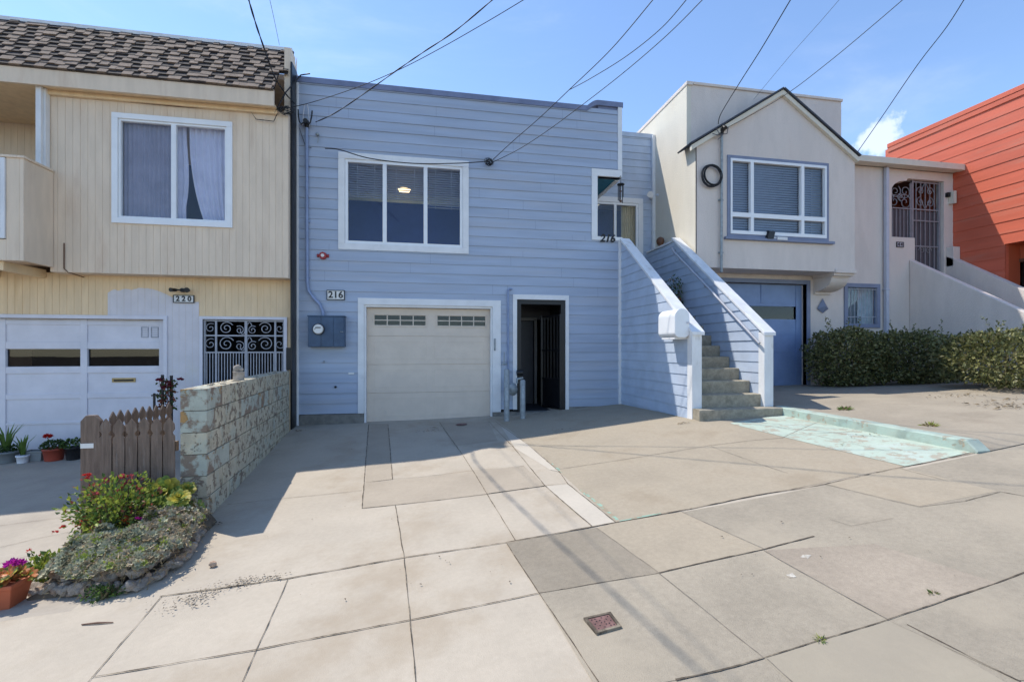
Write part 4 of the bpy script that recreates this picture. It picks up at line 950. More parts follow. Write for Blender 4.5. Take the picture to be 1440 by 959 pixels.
mb = MB(); ring(mb, PBY, rw0+.04, rw1-.03, rz0, rz1-.03, .065, -.03, .018); mb.hexa(PBY, rw0-.03, rw1+.07, -.02, .07, rz0-.055, rz0-.002); rwf = mk('window', mb, M_rblue, right, bevel=.004)
m1, m2 = XY(1056.6, YBY), XY(1127.5, YBY); tz = 4.06
i0, i1, j0, j1 = rw0+.106, rw1-.096, rz0+.03, rz1-.096
pn = []
for (p, q) in ((i0+.04, m1-.035), (m1+.035, m2-.035), (m2+.035, i1-.04)): pn += [(p, q, tz+.045, j1-.05), (p, q, rz0+.135, tz-.045)]
mb = MB()
for q in rects(i0, i1, rz0+.066, j1, pn): mb.hexa(PBY, q[0], q[1], -.05, .03, q[2], q[3])
mk('sash', mb, M_vinyl, rwf)
mb = MB()
for q in pn: mb.hexa(PBY, q[0]-.01, q[1]+.01, -.03, -.022, q[2]-.01, q[3]+.01)
mk('pane', mb, G_win, rwf)
mb = MB()
for k, (p, q) in enumerate(((i0, m1-.01), (m1+.01, m2-.01), (m2+.01, i1))):
    z = j1
    while z > rz0+.1:
        mb.add([PBY(p, -.075, z), PBY(q, -.075, z-.004*k), PBY(q, -.105, z-.026), PBY(p, -.105, z-.036)], [(0, 1, 2, 3)]); z -= .050
mk('blind', mb, M_blindw, rwf, recalc=False)
mb = MB(); mb.quad((rw0, .1, 3.4), (rw1, .1, 3.4), (rw1, .1, 5.4), (rw0, .1, 5.4)); mk('room', mb, M_dark, right)
# garage, lower wall and wing
a1 = XY(1134, YW); gl0 = 5.85; gzt2 = ZY(1134, 400, YW); wx_ = 11.3
bwx0, bwx1, bwz0, bwz1 = XY(1186.5, YW), XY(1236.5, YW), ZY(1211, 461, YW), ZY(1211, 399, YW)
go0, go1 = XY(1254, YW), XY(1327.5, YW); gotop = 5.36; goz = ZY(1254, 333, YW); gxm = XY(1286.5, YW)
hl = [(gl0, a1, -1, gzt2), (bwx0+.06, bwx1-.06, bwz0+.06, bwz1-.06), (go0, go1, goz, gotop), (gxm, go1, 2.4, goz+.001)]
mb = MB()
for q in rects(RS+.101, XRED-.002, .2, 5.56, hl): mb.hexa(PW, q[0], q[1], -.18, 0, q[2], q[3])
n = 8   # arched shoulder of the gate opening
for sg, xc, in ((1, go0),):
    pts = [PW(xc, 0, gotop)]+[PW(xc+.42*(1-math.cos(k/n*math.pi/2)), 0, gotop-.30+.24*math.sin(k/n*math.pi/2)) for k in range(n+1)]+[PW(xc+.46, 0, gotop)]
    mb.prism(pts, (0, .18, 0))
mk('lower_wall', mb, M_stucco, right)
mb = MB(); ring(mb, PW, gl0-.1, a1+.09, 0, gzt2+.09, .09, -.1, .02, bottom=False); mk('garage_trim', mb, M_rblue, right, bevel=.003)
PGr = PY(YW+.13); mb = MB(); zp = [.30, .85, 1.30, 1.78, 2.28, gzt2]
gw = [(XY(1040, YW+.13), XY(1123, YW+.13), ZY(1100, 449, YW+.13), ZY(1100, 431, YW+.13))]
for q in rects(gl0, a1-.003, .2, gzt2-.003, gw): mb.hexa(PGr, q[0], q[1], -.04, 0, q[2], q[3])
for z in (.86, 1.26, 1.66, 2.35): mb.hexa(PGr, gl0, a1-.12, .001, .004, z, z+.012)
for x in (XY(1072, YW+.13), a1-.11, gl0+.1): mb.hexa(PGr, x-.05, x+.05, .001, .016, .2, gzt2-.004) if x > XY(1080, YW+.13) or x < gl0+.2 else mb.hexa(PGr, x-.04, x+.04, .001, .016, 2.36, gzt2-.004)
rg = mk('garage_door', mb, M_rdoor, right, bevel=.002)
mb = MB(); q = gw[0]; mb.hexa(PGr, q[0]-.01, q[1]+.01, -.03, -.02, q[2]-.01, q[3]+.01); mk('pane', mb, G_dk, rg)
mb = MB(); mb.quad((gl0-1, .9, .3), (a1+2, .9, .3), (a1+2, .9, 2.9), (gl0-1, .9, 2.9)); mk('garage_interior', mb, M_dark, right)
# corbel under the bay
cx0, cx1 = XY(1166, -.2), XY(1190, -.2)
pf = [(YW-.002, bzb-.002), (YBY+.1, bzb-.002), (YBY+.1, bzb-.10)]+[(YW-.05-.43*math.cos(k/8*math.pi/2), bzb-.10-.26*math.sin(k/8*math.pi/2)) for k in range(9)]+[(YW-.05, bzb-.41), (YW-.002, bzb-.41)]
mb = MB(); mb.prism([(cx0, y, z) for y, z in pf], (cx1-cx0, 0, 0)); mb.box(cx0-.03, cx1+.06, YBY+.03, YW-.01, bzb-.07, bzb-.003); mk('corbel', mb, M_stucco, right)
mb = MB(); mb.hexa(PW, bx1+.002, bx1+.12, 0, .08, ZY(1204, 384, YW), ZY(1204, 381, YW)); mb.box(bx1-.5, bx1+.03, YBY-.03, YW, bzb-.02, bzb+.06); mk('moulding', mb, M_stucco, right, bevel=.004)
# barred window
mb = MB(); ring(mb, PW, bwx0, bwx1, bwz0, bwz1, .09, -.06, .03); bwf = mk('window', mb, M_rblue, right, bevel=.003)
mb = MB(); mb.hexa(PW, bwx0+.085, bwx1-.085, -.05, -.04, bwz0+.085, bwz1-.085); mk('pane', mb, G_win, bwf)
mb = MB(); cxw = (bwx0+bwx1)/2; curtain(mb, PW, cxw-.02, bwx1-.07, bwz0, bwz1, -.10, 5, .015); mk('curtain', mb, mat('pale blue curtain', (.5, .58, .6), .8, .15, 6., 0), bwf, recalc=False)
mb = MB(); curtain(mb, PW, bwx0+.05, cxw-.03, bwz0, bwz1, -.11, 5, .015); mk('curtain', mb, mat('slate curtain', (.2, .25, .28), .8, .15, 6., 0), bwf, recalc=False)
mb = MB()
for i in range(9): x = lerp(bwx0+.09, bwx1-.09, i/8); mb.tube([PW(x, -.0, bwz0+.07), PW(x, -.0, bwz1-.10)], .008, 6)
for z in (bwz0+.25, bwz1-.13): mb.hexa(PW, bwx0+.08, bwx1-.08, -.006, .006, z-.008, z+.008)
mk('window_bars', mb, M_iron, bwf)
mb = MB(); mb.quad((bwx0, .6, bwz0), (bwx1, .6, bwz0), (bwx1, .6, bwz1), (bwx0, .6, bwz1)); mk('room', mb, M_dark, right)
# wing roof and gutter
EZ = 5.57; ex0, ex1 = bx1-.02, XRED-.01
mb = MB(); n = 40
prev = None
for j in range(7):
    f0, f1 = j/7, (j+1)/7
    for i in range(n):
        xa, xb_ = lerp(ex0+.05, ex1, i/n)+R.uniform(-.02, .02), lerp(ex0+.05, ex1, (i+1)/n); h = R.uniform(.01, .03)
        y0, y1 = lerp(YW-.20, 1.5, f0), lerp(YW-.20, 1.5, f1); z0, z1 = lerp(EZ+.12, 5.92, f0), lerp(EZ+.12, 5.92, f1)
        mb.add([(xa, y0, z0+h), (xb_, y0, z0+h), (xb_, y1, z1), (xa, y1, z1), (xa, y0, z0-.02), (xb_, y0, z0-.02)], [(0, 1, 2, 3), (0, 4, 5, 1)])
mb.quad((ex0, YW-.1, EZ+.1), (ex1, YW-.1, EZ+.1), (ex1, 9, 5.95), (ex0, 9, 5.95)); mb.quad((bx1-.6, .3, 5.9), (ex1, .3, 5.9-.2), (ex1, 9, 5.9), (bx1-.6, 9, 5.9))
mk('roof', mb, M_tile, right, recalc=False)
mb = MB(); mb.box(ex0+.05, ex1+.0, YW-.26, YW-.12, EZ-.02, EZ+.12); mb.box(ex0+.05, ex1, YW-.119, YW-.001, EZ-.0, EZ+.04); mk('gutter', mb, M_stuccoc, right, bevel=.008)
mb = MB(); x = XY(1246.5, YW-.06); mb.box(x-.04, x+.04, YW-.10, YW-.02, .5, EZ-.02); mb.box(x-.055, x+.055, YW-.11, YW-.005, ZY(1247, 409, YW), ZY(1247, 409, YW)+.03); mk('downpipe', mb, mat('pale blue downpipe', (.46, .48, .55), .5, .06, 5., 0), right, bevel=.01)
mb = MB()   # weathered roof hatch behind the wing
a, b = XY(1246, 1.7), XY(1279, 1.7); mb.add([(a, 1.7, 6.0), (b, 1.7, 5.9), (b, 1.7, 6.62), (a+.1, 1.7, 6.2), (a, 3, 6.0), (b, 3, 5.9), (b, 3, 6.62), (a+.1, 3, 6.2)], [(0, 1, 2, 3), (3, 2, 6, 7), (0, 3, 7, 4), (1, 5, 6, 2)])
mb.bar((a-.05, 1.6, 6.13), (b, 1.6, 6.60), .1, .12); mb.bar((a+.3, 1.62, 6.02), (b, 1.62, 6.18), .1, .10); mk('roof_hatch', mb, M_wood, right)
# gate and its fixed side grille
gt = MB(); o = -.08; zmid = ZY(1290, 293, YW); hx = go1-.05
for x in (gxm+.02, hx): gt.hexa(PW, x-.02, x+.02, o-.02, o+.02, 2.4, gotop)
for z in (zmid, ZY(1307, 346, YW), ZY(1307, 310, YW), gotop-.04): gt.hexa(PW, gxm, hx, o-.012, o+.012, z-.014, z+.014)
for i in range(1, 6): x = lerp(gxm, hx, i/6); gt.hexa(PW, x-.008, x+.008, o-.008, o+.008, 2.4, gotop-.04)
xc = lerp(gxm, hx, .5); zc = lerp(zmid, gotop, .5)
for s_ in (-1, 1):
    scroll(gt, PW, xc+s_*.14, zc+.1, .11, 1.3, 0 if s_ > 0 else math.pi, s_, o, .009); scroll(gt, PW, xc+s_*.14, zc-.16, .12, 1.4, 1.57, -s_, o, .009)
    gt.tube([PW(xc+s_*(.02+.12*math.sin(k*.52)), o, lerp(zmid+.05, gotop-.06, k/6)) for k in range(7)], .009, 6)
    scroll(gt, PW, xc+s_*.10, lerp(2.9, zmid, .45), .09, 1.4, 0 if s_ > 0 else math.pi, s_, o, .007)
M_gate = mat('dull iron', (.25, .245, .265), .5, .12, 8., .08)
gto = mk('entry_gate', gt, M_gate, right)
mb = MB(); mb.hexa(PW, gxm+.02, hx-.02, o-.034, o-.026, 2.3, zmid-.03); mk('mesh_panel', mb, mat('grey screen mesh', (.085, .075, .085), .6, .12, 40., 0), gto)
mb = MB()
for x in (go0+.015, gxm-.03): mb.hexa(PW, x-.015, x+.015, o-.015, o+.015, goz, gotop-.08)
mb.hexa(PW, go0, gxm, o-.012, o+.012, zmid-.012, zmid+.012)
for i in range(1, 6): x = lerp(go0, gxm, i/6); mb.hexa(PW, x-.007, x+.007, o-.007, o+.007, goz, zmid)
for (fx, fz, r, st_, sg) in ((.25, .30, .17, 0, 1), (.72, .28, .20, 2.6, -1), (.30, .72, .16, 1.0, -1), (.72, .75, .17, 3.6, 1), (.12, .52, .11, 1.5, 1), (.52, .52, .12, .4, -1)):
    scroll(mb, PW, lerp(go0, gxm, fx), lerp(zmid, gotop-.15, fz), r, 1.5, st_, sg, o, .009)
gs = mk('side_grille', mb, M_gate, right)
mb = MB(); mb.hexa(PW, go0+.01, gxm-.01, o-.034, o-.026, goz, zmid-.02); mk('mesh_panel', mb, MATS['grey screen mesh'], gs)
mb = MB(); mb.quad((go0-.3, 2.0, 2), (XRED-.05, 2.0, 2), (XRED-.05, 2.0, 5.6), (go0-.3, 2.0, 5.6)); mb.quad((go0-.3, YW+.2, 5.5), (XRED-.05, YW+.2, 5.5), (XRED-.05, 2.0, 5.5), (go0-.3, 2.0, 5.5)); mb.quad((go0-.3, YW+.2, 2), (go0-.3, 2, 2), (go0-.3, 2, 5.5), (go0-.3, YW+.2, 5.5)); mk('entry_interior', mb, mat('dim brown entry', (.10, .05, .04), .8, .2, 2., 0), right, recalc=False)
mb = MB(); x = XY(1332, YW); mb.hexa(PW, x-.06, x+.02, .002, .06, ZY(1332, 278, YW), ZY(1332, 272, YW)); mb.hexa(PW, x+.03, x+.11, .002, .12, ZY(1338, 288, YW), ZY(1338, 271, YW), 1); mk('entry_lamp', mb, [M_black, M_stuccoc], right)
mb = MB(); c = onY(1083, 331, YBY-.05); mb.prism([c+Vector((-.09, .04, -.05)), c+Vector((.05, .04, -.05)), c+Vector((.09, .04, .10)), c+Vector((-.05, .04, .10))], (0, -.08, -.03), 1); q = onY(1098, 336, YBY-.02); mb.box(q.x-.13, q.x+.1, q.y-.07, q.y+.015, q.z-.04, q.z+.02); mb.bar(c+Vector((0, .0, -.04)), q, .03, .03)
mk('floodlight', mb, [M_whiteg, M_black], right)
# mast, coil of cable
mb = MB(); ym = YBY-.055; mb.tube([onY(1014.5, 383, ym), onY(1015, 190, ym)], .026, 10)
for py in (355, 281): q = onY(1015, py, ym); mb.box(q.x-.05, q.x+.05, YBY-.04, YBY-.002, q.z-.015, q.z+.015)
t = onY(1015, 190, ym); mb.tube([t, t+Vector((0, 0, .08)), t+Vector((.02, -.06, .13)), t+Vector((.01, -.1, .09))], [.03, .045, .05, .04], 10, 1)
mk('service_mast', mb, [M_galv, M_blackp], right)
mb = MB()
for dx, dz, dy in ((.13, -.13, .02), (.25, -.02, .05), (.18, .10, .04), (-.10, .14, .05)): mb.tube([t+Vector((0, -.03, .0)), t+Vector((-dx*.6, -.08, dz*.3-.05)), t+Vector((-dx, -.06, dz))], .008, 6)
mk('service_leads', mb, M_wireg, right)
cc = thing('cable_coil', 'black coil of spare cable hanging on the stucco wall beside the service mast', 'cable coil', tuple(onY(1001, 248, YBY-.05)))
mb = MB(); c = onY(1001, 248, YBY-.05); rr = .205
for k in range(6):
    ox, oz = R.uniform(-.025, .025), R.uniform(-.025, .025); r2 = rr+R.uniform(-.02, .012)
    mb.tube([c+Vector((ox+r2*math.cos(a_*math.pi/18), -.012*k*.5+R.uniform(-.004, .004), oz+r2*math.sin(a_*math.pi/18))) for a_ in range(37)], .011, 6)
mk('coil', mb, M_wire, cc)
plaque(1260.5, 1269.5, 341, 347.5, YW, '44', 'tiny grey plaque on the stucco ledge beside the iron gate', gap=.002, m=M_iron)
mb = MB(); c = onY(1157, 430, YW-.02)
for s_, (dx, dz, ww, hh) in enumerate(((0, .0, .15, .17),)):
    mb.add([c+Vector((-ww, 0, -.07)), c+Vector((0, 0, hh)), c+Vector((ww, 0, -.07)), c+Vector((0, 0, -.17)), c+Vector((.02, -.07, -.02))], [(0, 1, 4), (1, 2, 4), (2, 3, 4), (3, 0, 4)])
mk('wall_ornament', mb, M_rblue, label='small slate blue faceted ornament on the stucco wall between the garage and the barred window', cat='ornament')
# stucco stairway in front of the gate
rs = thing('stucco_stairway', 'stucco side walls of a stairway climbing to the iron gate at the right', 'stairs', (11.8, -1.5, .6))
SX0 = XY(1278.5, YW); slr = .665; zt0 = 3.44
mb = MB(); ye = -4.6; mb.prism([(SX0, YW-.002, .2), (SX0, YW-.002, zt0), (SX0, ye, zt0+slr*(ye-YW)), (SX0, ye, .2)], (.16, 0, 0)); mk('side_wall', mb, M_stucco, rs, bevel=.02)
mb = MB(); x = XRED-.22; mb.prism([(x, YW-.002, 1), (x, YW-.002, zt0+.12), (x, .05, zt0+.02), (x, ye, zt0+.02+slr*1.05*(ye-.05)), (x, ye, .2)], (.2, 0, 0)); mb.box(x, x+.2, YW-.16, YW-.004, 3.3, ZY(1338, 349, YW)); mk('side_wall', mb, M_stucco, rs, bevel=.02)
mb = MB()
for i in range(16): z = 2.45-.17*i; mb.box(SX0+.161, x-.001, YW+.2-.255*(i+1), YW+.2-.255*i, z-.8, z)
mk('steps', mb, M_step, rs)
# red house
red = thing('red_house', 'terracotta red clapboard house at the far right edge', 'house', (14, -2, .7))
rec0 = onX(1413.6, 343.5, XRED)
PR = lambda a, o, z: Vector((XRED-o, a, z))
mb = MB(); siding(mb, PR, -2.3, 1.78, .2, 6.86, .262, [(-4.5, rec0.y, .5, rec0.z)], lip=.012, back=.10)
mb.box(XRED+.11, XRED+6, -2.3, -2.2, .2, 6.8); mb.box(XRED+.002, XRED+6, 1.781, 1.88, .2, 6.84); mk('wall', mb, M_redw, red, recalc=False)
mb = MB(); mb.hexa(PR, -2.35, 1.8, -.15, .04, 6.86, 6.97); mb.hexa(PR, -2.35, 1.8, .002, .028, 6.74, 6.859); mk('parapet_cap', mb, M_redw, red, bevel=.006)
mb = MB(); mb.box(XRED+.11, XRED+6, -2.2, 1.78, 6.5, 6.6); mk('roof', mb, M_tile, red)
rd = .42; wp = onX(1424, 366, XRED+rd)
PRd = lambda a, o, z: Vector((XRED+rd-o, a, z))
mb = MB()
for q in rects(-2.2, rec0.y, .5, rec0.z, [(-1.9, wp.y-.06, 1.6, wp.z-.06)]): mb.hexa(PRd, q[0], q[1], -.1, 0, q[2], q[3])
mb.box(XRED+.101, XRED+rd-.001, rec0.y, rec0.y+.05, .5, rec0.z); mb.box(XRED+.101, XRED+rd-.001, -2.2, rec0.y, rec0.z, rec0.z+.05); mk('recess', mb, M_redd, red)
mb = MB(); ring(mb, PRd, -1.95, wp.y, 1.6, wp.z, .07, -.05, .03); rwn = mk('window', mb, M_brown, red)
mb = MB(); mb.hexa(PRd, -1.9, wp.y-.05, -.04, -.03, 1.65, wp.z-.05); mk('pane', mb, G_win, rwn)
mb = MB(); mb.box(XRED+1.2, XRED+1.25, -2.19, 1, .5, 4); mb.box(XRED+.6, XRED+1.19, .2, .25, .5, 4); mk('room', mb, M_dark, red)
# ------------------------------------------------------------------ block wall
wa, wb = Vector((-2.05, -3.92, 0)), Vector((-2.30, -.42, 0)); wd = (wb-wa); WL = wd.length; wd.normalize(); wn = Vector((-wd.y, wd.x, 0))
wn = wn if wn.x < 0 else -wn
PWl = lambda a, o, z: wa+wd*a+wn*o+Vector((0, 0, z))      # o: thickness away from the drive
mb = MB(); WT = .96; ch = .205; nc = 8
mb.hexa(PWl, .012, WL, .012, .198, WT-nc*ch, WT-.012, 1)
for c in range(nc):
    z1 = WT-c*ch; z0 = z1-ch; a = -.0 if c % 2 == 0 else -.2
    first = True
    while a < WL:
        b = min(a+.405, WL); a_ = max(0, a)
        if b-a_ > .02:
            tl = -.004+R.uniform(-.003, .003); mi = 2 if (first and c in (0, 1, 3)) else 0
            if not first and R.random() < .12: mi = 2
            e = .004
            mb.hexa(PWl, a_+(0 if first else e), b-e, tl, .21-tl, z0+e, z1-e if c else z1, mi)
        first = False; a += .405
for i in range(22):     # crumbs of old mortar along the top
    a = R.uniform(.1, WL-.2); mb.blob(PWl(a, R.uniform(.03, .18), WT+.002), R.uniform(.012, .03), 1, .5, 2, (1.3, 1, .5), 1, i)
bw = mk('block_wall', mb, [M_block, M_mort, M_blocko], loc=tuple(PWl(1.5, .1, -.3)), label='old concrete block wall with peeling cream and mint paint between the two drives', cat='wall', bevel=.012)
mb = MB(); c = onX(345, 529, wa.x-.12); c = PWl((c-wa).dot(wd), .1, WT)
mb.lathe(c, [(.055, 0), (.062, .03), (.06, .09), (.066, .10), (.03, .105)], 14); mb.blob(c+Vector((-.02, 0, .14)), .045, 2, .4, 1.5, (1, .8, 1.1), 0, 3); mb.blob(c+Vector((.025, 0, .125)), .03, 2, .3, 1.5, (1, .9, .8), 0, 5)
mk('stone_ornament', mb, M_rock2, label='small mossy stone ornament standing on top of the block wall', cat='ornament')

# ------------------------------------------------------------------ picket fences
def picket(mb, p, ax, w, h, z0, th=.018):
    nrm = Vector((-ax.y, ax.x, 0)); hw = w/2
    prof = [(-hw, z0), (-hw, h-.17), (-hw*.62, h-.15), (-hw*.62, h-.135), (-hw, h-.11), (-hw*.9, h-.06), (0, h), (hw*.9, h-.06), (hw, h-.11), (hw*.62, h-.135), (hw*.62, h-.15), (hw, h-.17), (hw, z0)]
    mb.prism([p+ax*x+Vector((0, 0, z)) for x, z in prof], nrm*th)
def fence(a, b, n, top, name, label, flat=0, w=.092, both=True):
    ax = (b-a); L_ = ax.length; ax.normalize(); nr = Vector((-ax.y, ax.x, 0))
    t = thing(name, label, 'fence', (a.x, a.y, gl(a.x, a.y)))
    mb = MB()
    for i in range(n):
        p = a+ax*(L_*(i+.5)/n)+nr*R.uniform(-.004, .004)
        h = top+R.uniform(-.012, .012)-.0*i; z0 = gl(p.x, p.y)+.03
        if i < flat:
            mb.prism([p+ax*x+Vector((0, 0, z)) for x, z in ((-.07, z0), (-.07, h-.07), (-.03, h), (.03, h+.005), (.07, h-.06), (.07, z0))], nr*.018)
        else: picket(mb, p, ax, w, h, z0)
    mk('pickets', mb, M_fence, t, bevel=.003)
    mb = MB()
    for z in (top-.28, top-.85): mb.bar(a+nr*.05+Vector((0, 0, z)), b+nr*.05+Vector((0, 0, z)), .045, .09)
    if both:
        for i in range(n-1): p = a+ax*(L_*(i+1)/n)+nr*.024; mb.prism([p+ax*x+Vector((0, 0, z)) for x, z in ((-.03, gl(p.x, p.y)), (-.03, top-.22), (.03, top-.22), (.03, gl(p.x, p.y)))], nr*.012)
    mk('rail', mb, M_fence, t)
    return t
f0 = Vector((-2.30, -3.95, 0)); f1 = Vector((-2.90, -3.97, 0))
t = fence(f1, f0, 6, .71, 'picket_fence', 'brown picket fence of pointed boards joining the end of the block wall')
mb = MB(); p = f1+Vector((-.07, .0, 0))
for (x0, x1, h) in ((-.075, .075, .74),): mb.prism([p+Vector((x, 0, z)) for x, z in ((x0, -.5), (x0, h-.05), (x0+.04, h), (x1-.04, h), (x1, h-.05), (x1, -.5))], (0, .05, 0))
mk('post', mb, M_fence, t, bevel=.004)
mb = MB(); q = p+Vector((0, 0, .47)); mb.box(q.x-.072, q.x+.03, q.y-.004, q.y-.001, q.z-.02, q.z+.022); mk('tag', mb, M_plaq, t)
fence(Vector((-3.04, -3.60, 0)), Vector((-2.86, -2.85, 0)), 9, .73, 'picket_gate', 'brown picket gate leaf swung back behind the picket fence', w=.075)

# ------------------------------------------------------------------ planting
L_g = leafmat('green leaf', (.115, .19, .04)); L_y = leafmat('yellow green leaf', (.29, .34, .055)); L_d = leafmat('dark green leaf', (.045, .085, .022)); L_r = leafmat('reddish leaf', (.22, .07, .045))
L_pink = leafmat('pink petal', (.50, .10, .12)); L_red = leafmat('red petal', (.50, .025, .02)); L_mag = leafmat('magenta petal', (.50, .03, .35)); L_or = leafmat('orange petal', (.60, .16, .04)); L_ste = mat('plant stem', (.10, .085, .04), .8, .2, 10., 0)
L_sed = leafmat('grey green sedum', (.43, .42, .27), .3); L_sed2 = leafmat('pinkish grey sedum', (.45, .37, .25), .3); L_dry = leafmat('dry straw leaf', (.30, .22, .12), .2)
L_hed = leafmat('dark olive hedge leaf', (.095, .105, .038), .2, .45); L_hed2 = leafmat('olive hedge leaf', (.20, .20, .075), .2, .45); L_hed3 = leafmat('pale hedge leaf', (.25, .225, .11), .2, .4)
L_aeo = leafmat('lime aeonium leaf', (.20, .27, .05), .25); L_aeo2 = leafmat('yellow aeonium leaf', (.42, .36, .05), .25); L_ora = leafmat('orange succulent leaf', (.50, .17, .05), .2)

def rock(i):
    mb = MB(); mb.blob((0, 0, 0), 1, 3, .8, 1.2, (1, .85, .75), 0, i*3+1, smooth=True)
    for k, v in enumerate(mb.v):
        p = Vector(v); mb.v[k] = tuple(p*(1+.20*noise.noise(p*3.5+Vector((i, 0, 0)))))
    return mb
bed = [Vector((-2.72, -4.86, 0)), Vector((-2.35, -5.02, 0)), Vector((-1.98, -5.06, 0)), Vector((-1.86, -4.75, 0)), Vector((-1.93, -4.35, 0)), Vector((-2.02, -3.98, 0))]
ggz = lambda x, y: walkz(x, min(y, -5.2)) if y < -5.2 else g(x, y) if x > -2.3 else gl(x, y)
# the earth of the bed: a low mound
mb = MB(); n = 22; vs = []
bx0, bx1_, by0, by1 = -2.92, -1.9, -5.0, -3.99
for j in range(n+1):
    for i in range(n+1):
        x, y = lerp(bx0, bx1_, i/n), lerp(by0, by1, j/n); fx, fy = (i/n-.5)*2, (j/n-.5)*2
        h = .26*max(0, 1-fx**4)*max(0, 1-max(0, -fy)**3)*(1 if fx > -.3 else max(0, (fx+1)/.7))-.03+.03*noise.noise(Vector((x*6, y*6, 0)))
        vs.append((x, y, ggz(x, y)+h-.02))
mb.add(vs, [(j*(n+1)+i, j*(n+1)+i+1, (j+1)*(n+1)+i+1, (j+1)*(n+1)+i) for j in range(n) for i in range(n)], 0, True)
mk('flower_bed', mb, M_earth, kind='structure', recalc=False)
protos = []
for i in range(5):
    protos.append(rock(i))
made = {}
def along(t):
    L_ = [(bed[i+1]-bed[i]).length for i in range(len(bed)-1)]; t *= sum(L_)
    for i, l in enumerate(L_):
        if t <= l: return bed[i].lerp(bed[i+1], t/l)
        t -= l
    return bed[-1].copy()
for i in range(108):
    row = i//36; t = ((i % 36)+.5*(row % 2))/36
    p = along(min(1, t)); c = Vector((-2.5, -4.3, 0)); inn = (c-p).normalized(); p += inn*(.02+.07*row+R.uniform(-.02, .02))
    s = R.uniform(.036, .066)*(1-.1*row); z = ggz(p.x, p.y)+.03+.065*row+R.uniform(-.01, .02)
    k = i % 5
    if k not in made:
        o = mk('rock', protos[k], M_rock if k % 2 else M_rock2, loc=(0, 0, 0), label='rough brown rock in the low border holding the flower bed', cat='rock', group='rocks edging the flower bed'); made[k] = o
    else: o = made[k].copy(); C.objects.link(o)
    o.location = (p.x, p.y, z); o.rotation_euler = (R.uniform(-.5, .5), R.uniform(-.4, .4), R.uniform(0, 6)); o.scale = (s, s*R.uniform(.8, 1.1), s*R.uniform(.8, 1.1))
def bush(name, label, cat, c, rad, n, lmats, lw=(.03, .05), stems=10, wts=None, parent_loc=None, dens=.5, up=.3, crown_mb=None, hole=.0, freq=2.2):
    c = Vector(c); base = Vector((c.x, c.y, c.z-rad[2]))
    t = thing(name, label, cat, tuple(base)); mb = MB()
    seed = Vector((c.x*3, c.y*5, 1))
    for i in range(n):
        d = rv(); k = R.random()**dens
        lump = 1+.35*noise.noise(d*freq+seed)+.18*noise.noise(d*freq*2.7+seed)
        if hole and noise.noise(d*4.5+seed) < -hole: continue
        p = c+Vector((d.x*rad[0], d.y*rad[1], d.z*rad[2]))*k*lump
        if p.z < base.z+.01: p.z = base.z+R.uniform(.01, .08)
        dd = (d+rv(.9)+Vector((0, 0, up))); l = R.uniform(*lw)
        mi = R.choices(range(len(lmats)), wts)[0] if wts else R.randrange(len(lmats))
        mb.leaf(p, dd, rv(), l, l*R.uniform(.5, .75), mi)
    mk('foliage', mb, lmats, t, recalc=False)
    mb = MB()
    for i in range(stems):
        d = rv(); d.z = abs(d.z); e = c+Vector((d.x*rad[0], d.y*rad[1], d.z*rad[2]))*.85; m_ = base.lerp(e, .5)+rv(.05*max(rad))
        s0 = base+Vector((R.uniform(-.3, .3)*rad[0], R.uniform(-.3, .3)*rad[1], 0)); mb.tube([s0, m_, e], [.012, .008, .004], 6)
    mk('stems', mb, L_ste, t)
    return t, mb
def petals(mb, c, r, n, mi=0):
    for i in range(n):
        d = rv(); d.z = abs(d.z)*.8+.1
        mb.leaf(c+d*r*.3, d, rv(), r*.9, r*.7, mi, .1)
# flowering bush against the fence
zb_ = -.12
t, _ = bush('flowering_bush', 'yellow green flowering bush with pink and red blossoms in front of the picket fence', 'bush', (-2.56, -4.30, -.02), (.37, .26, .30), 2600, [L_g, L_y, L_d, L_r], (.028, .05), 14, (4, 8, 1.5, 1.2), hole=.3)
for px, py, r, m in ((122, 672, .035, L_red), (127, 684, .022, L_red), (150, 681, .05, L_pink), (176, 676, .055, L_pink), (168, 688, .035, L_pink), (130, 700, .04, L_pink), (200, 690, .035, L_pink), (142, 715, .035, L_pink), (112, 735, .035, L_red), (178, 733, .04, L_or), (197, 727, .025, L_mag), (131, 742, .025, L_red)):
    p = atT(px, py, 3.95 if py < 695 else 3.75); mb = MB()
    for k in range(9): petals(mb, p+rv(r*.75), r*.62, 7)
    mb.tube([p, p.lerp(Vector((-2.58, -4.28, -.15)), .5)+Vector((0, 0, -.02)), Vector((-2.58, -4.28, -.2))], [.003, .003, .004], 5, 1)
    mk('blossom', mb, [m, L_ste], t, recalc=False)
def rosette(mb, c, r, n, mats_, nrm=Vector((0, 0, 1)), rings=4):
    nrm = nrm.normalized(); a = nrm.orthogonal().normalized(); b = nrm.cross(a)
    for k in range(rings):
        f = 1-k/rings*.75; cnt = max(4, int(n*f))
        for i in range(cnt):
            an = 2*math.pi*(i+.5*k)/cnt+R.uniform(-.1, .1); rad = a*math.cos(an)+b*math.sin(an)
            d = rad*math.cos(.25+k*.30)+nrm*math.sin(.25+k*.30)
            mb.spat(c+nrm*.01*k, d, nrm, r*f*R.uniform(.9, 1.05), r*.50*f, mats_[R.randrange(len(mats_))], .12)
ae = thing('aeonium', 'large lime green rosette succulent with yellow heads beside the block wall', 'succulent', (-2.16, -4.22, -.3))
mb = MB(); sb = MB()
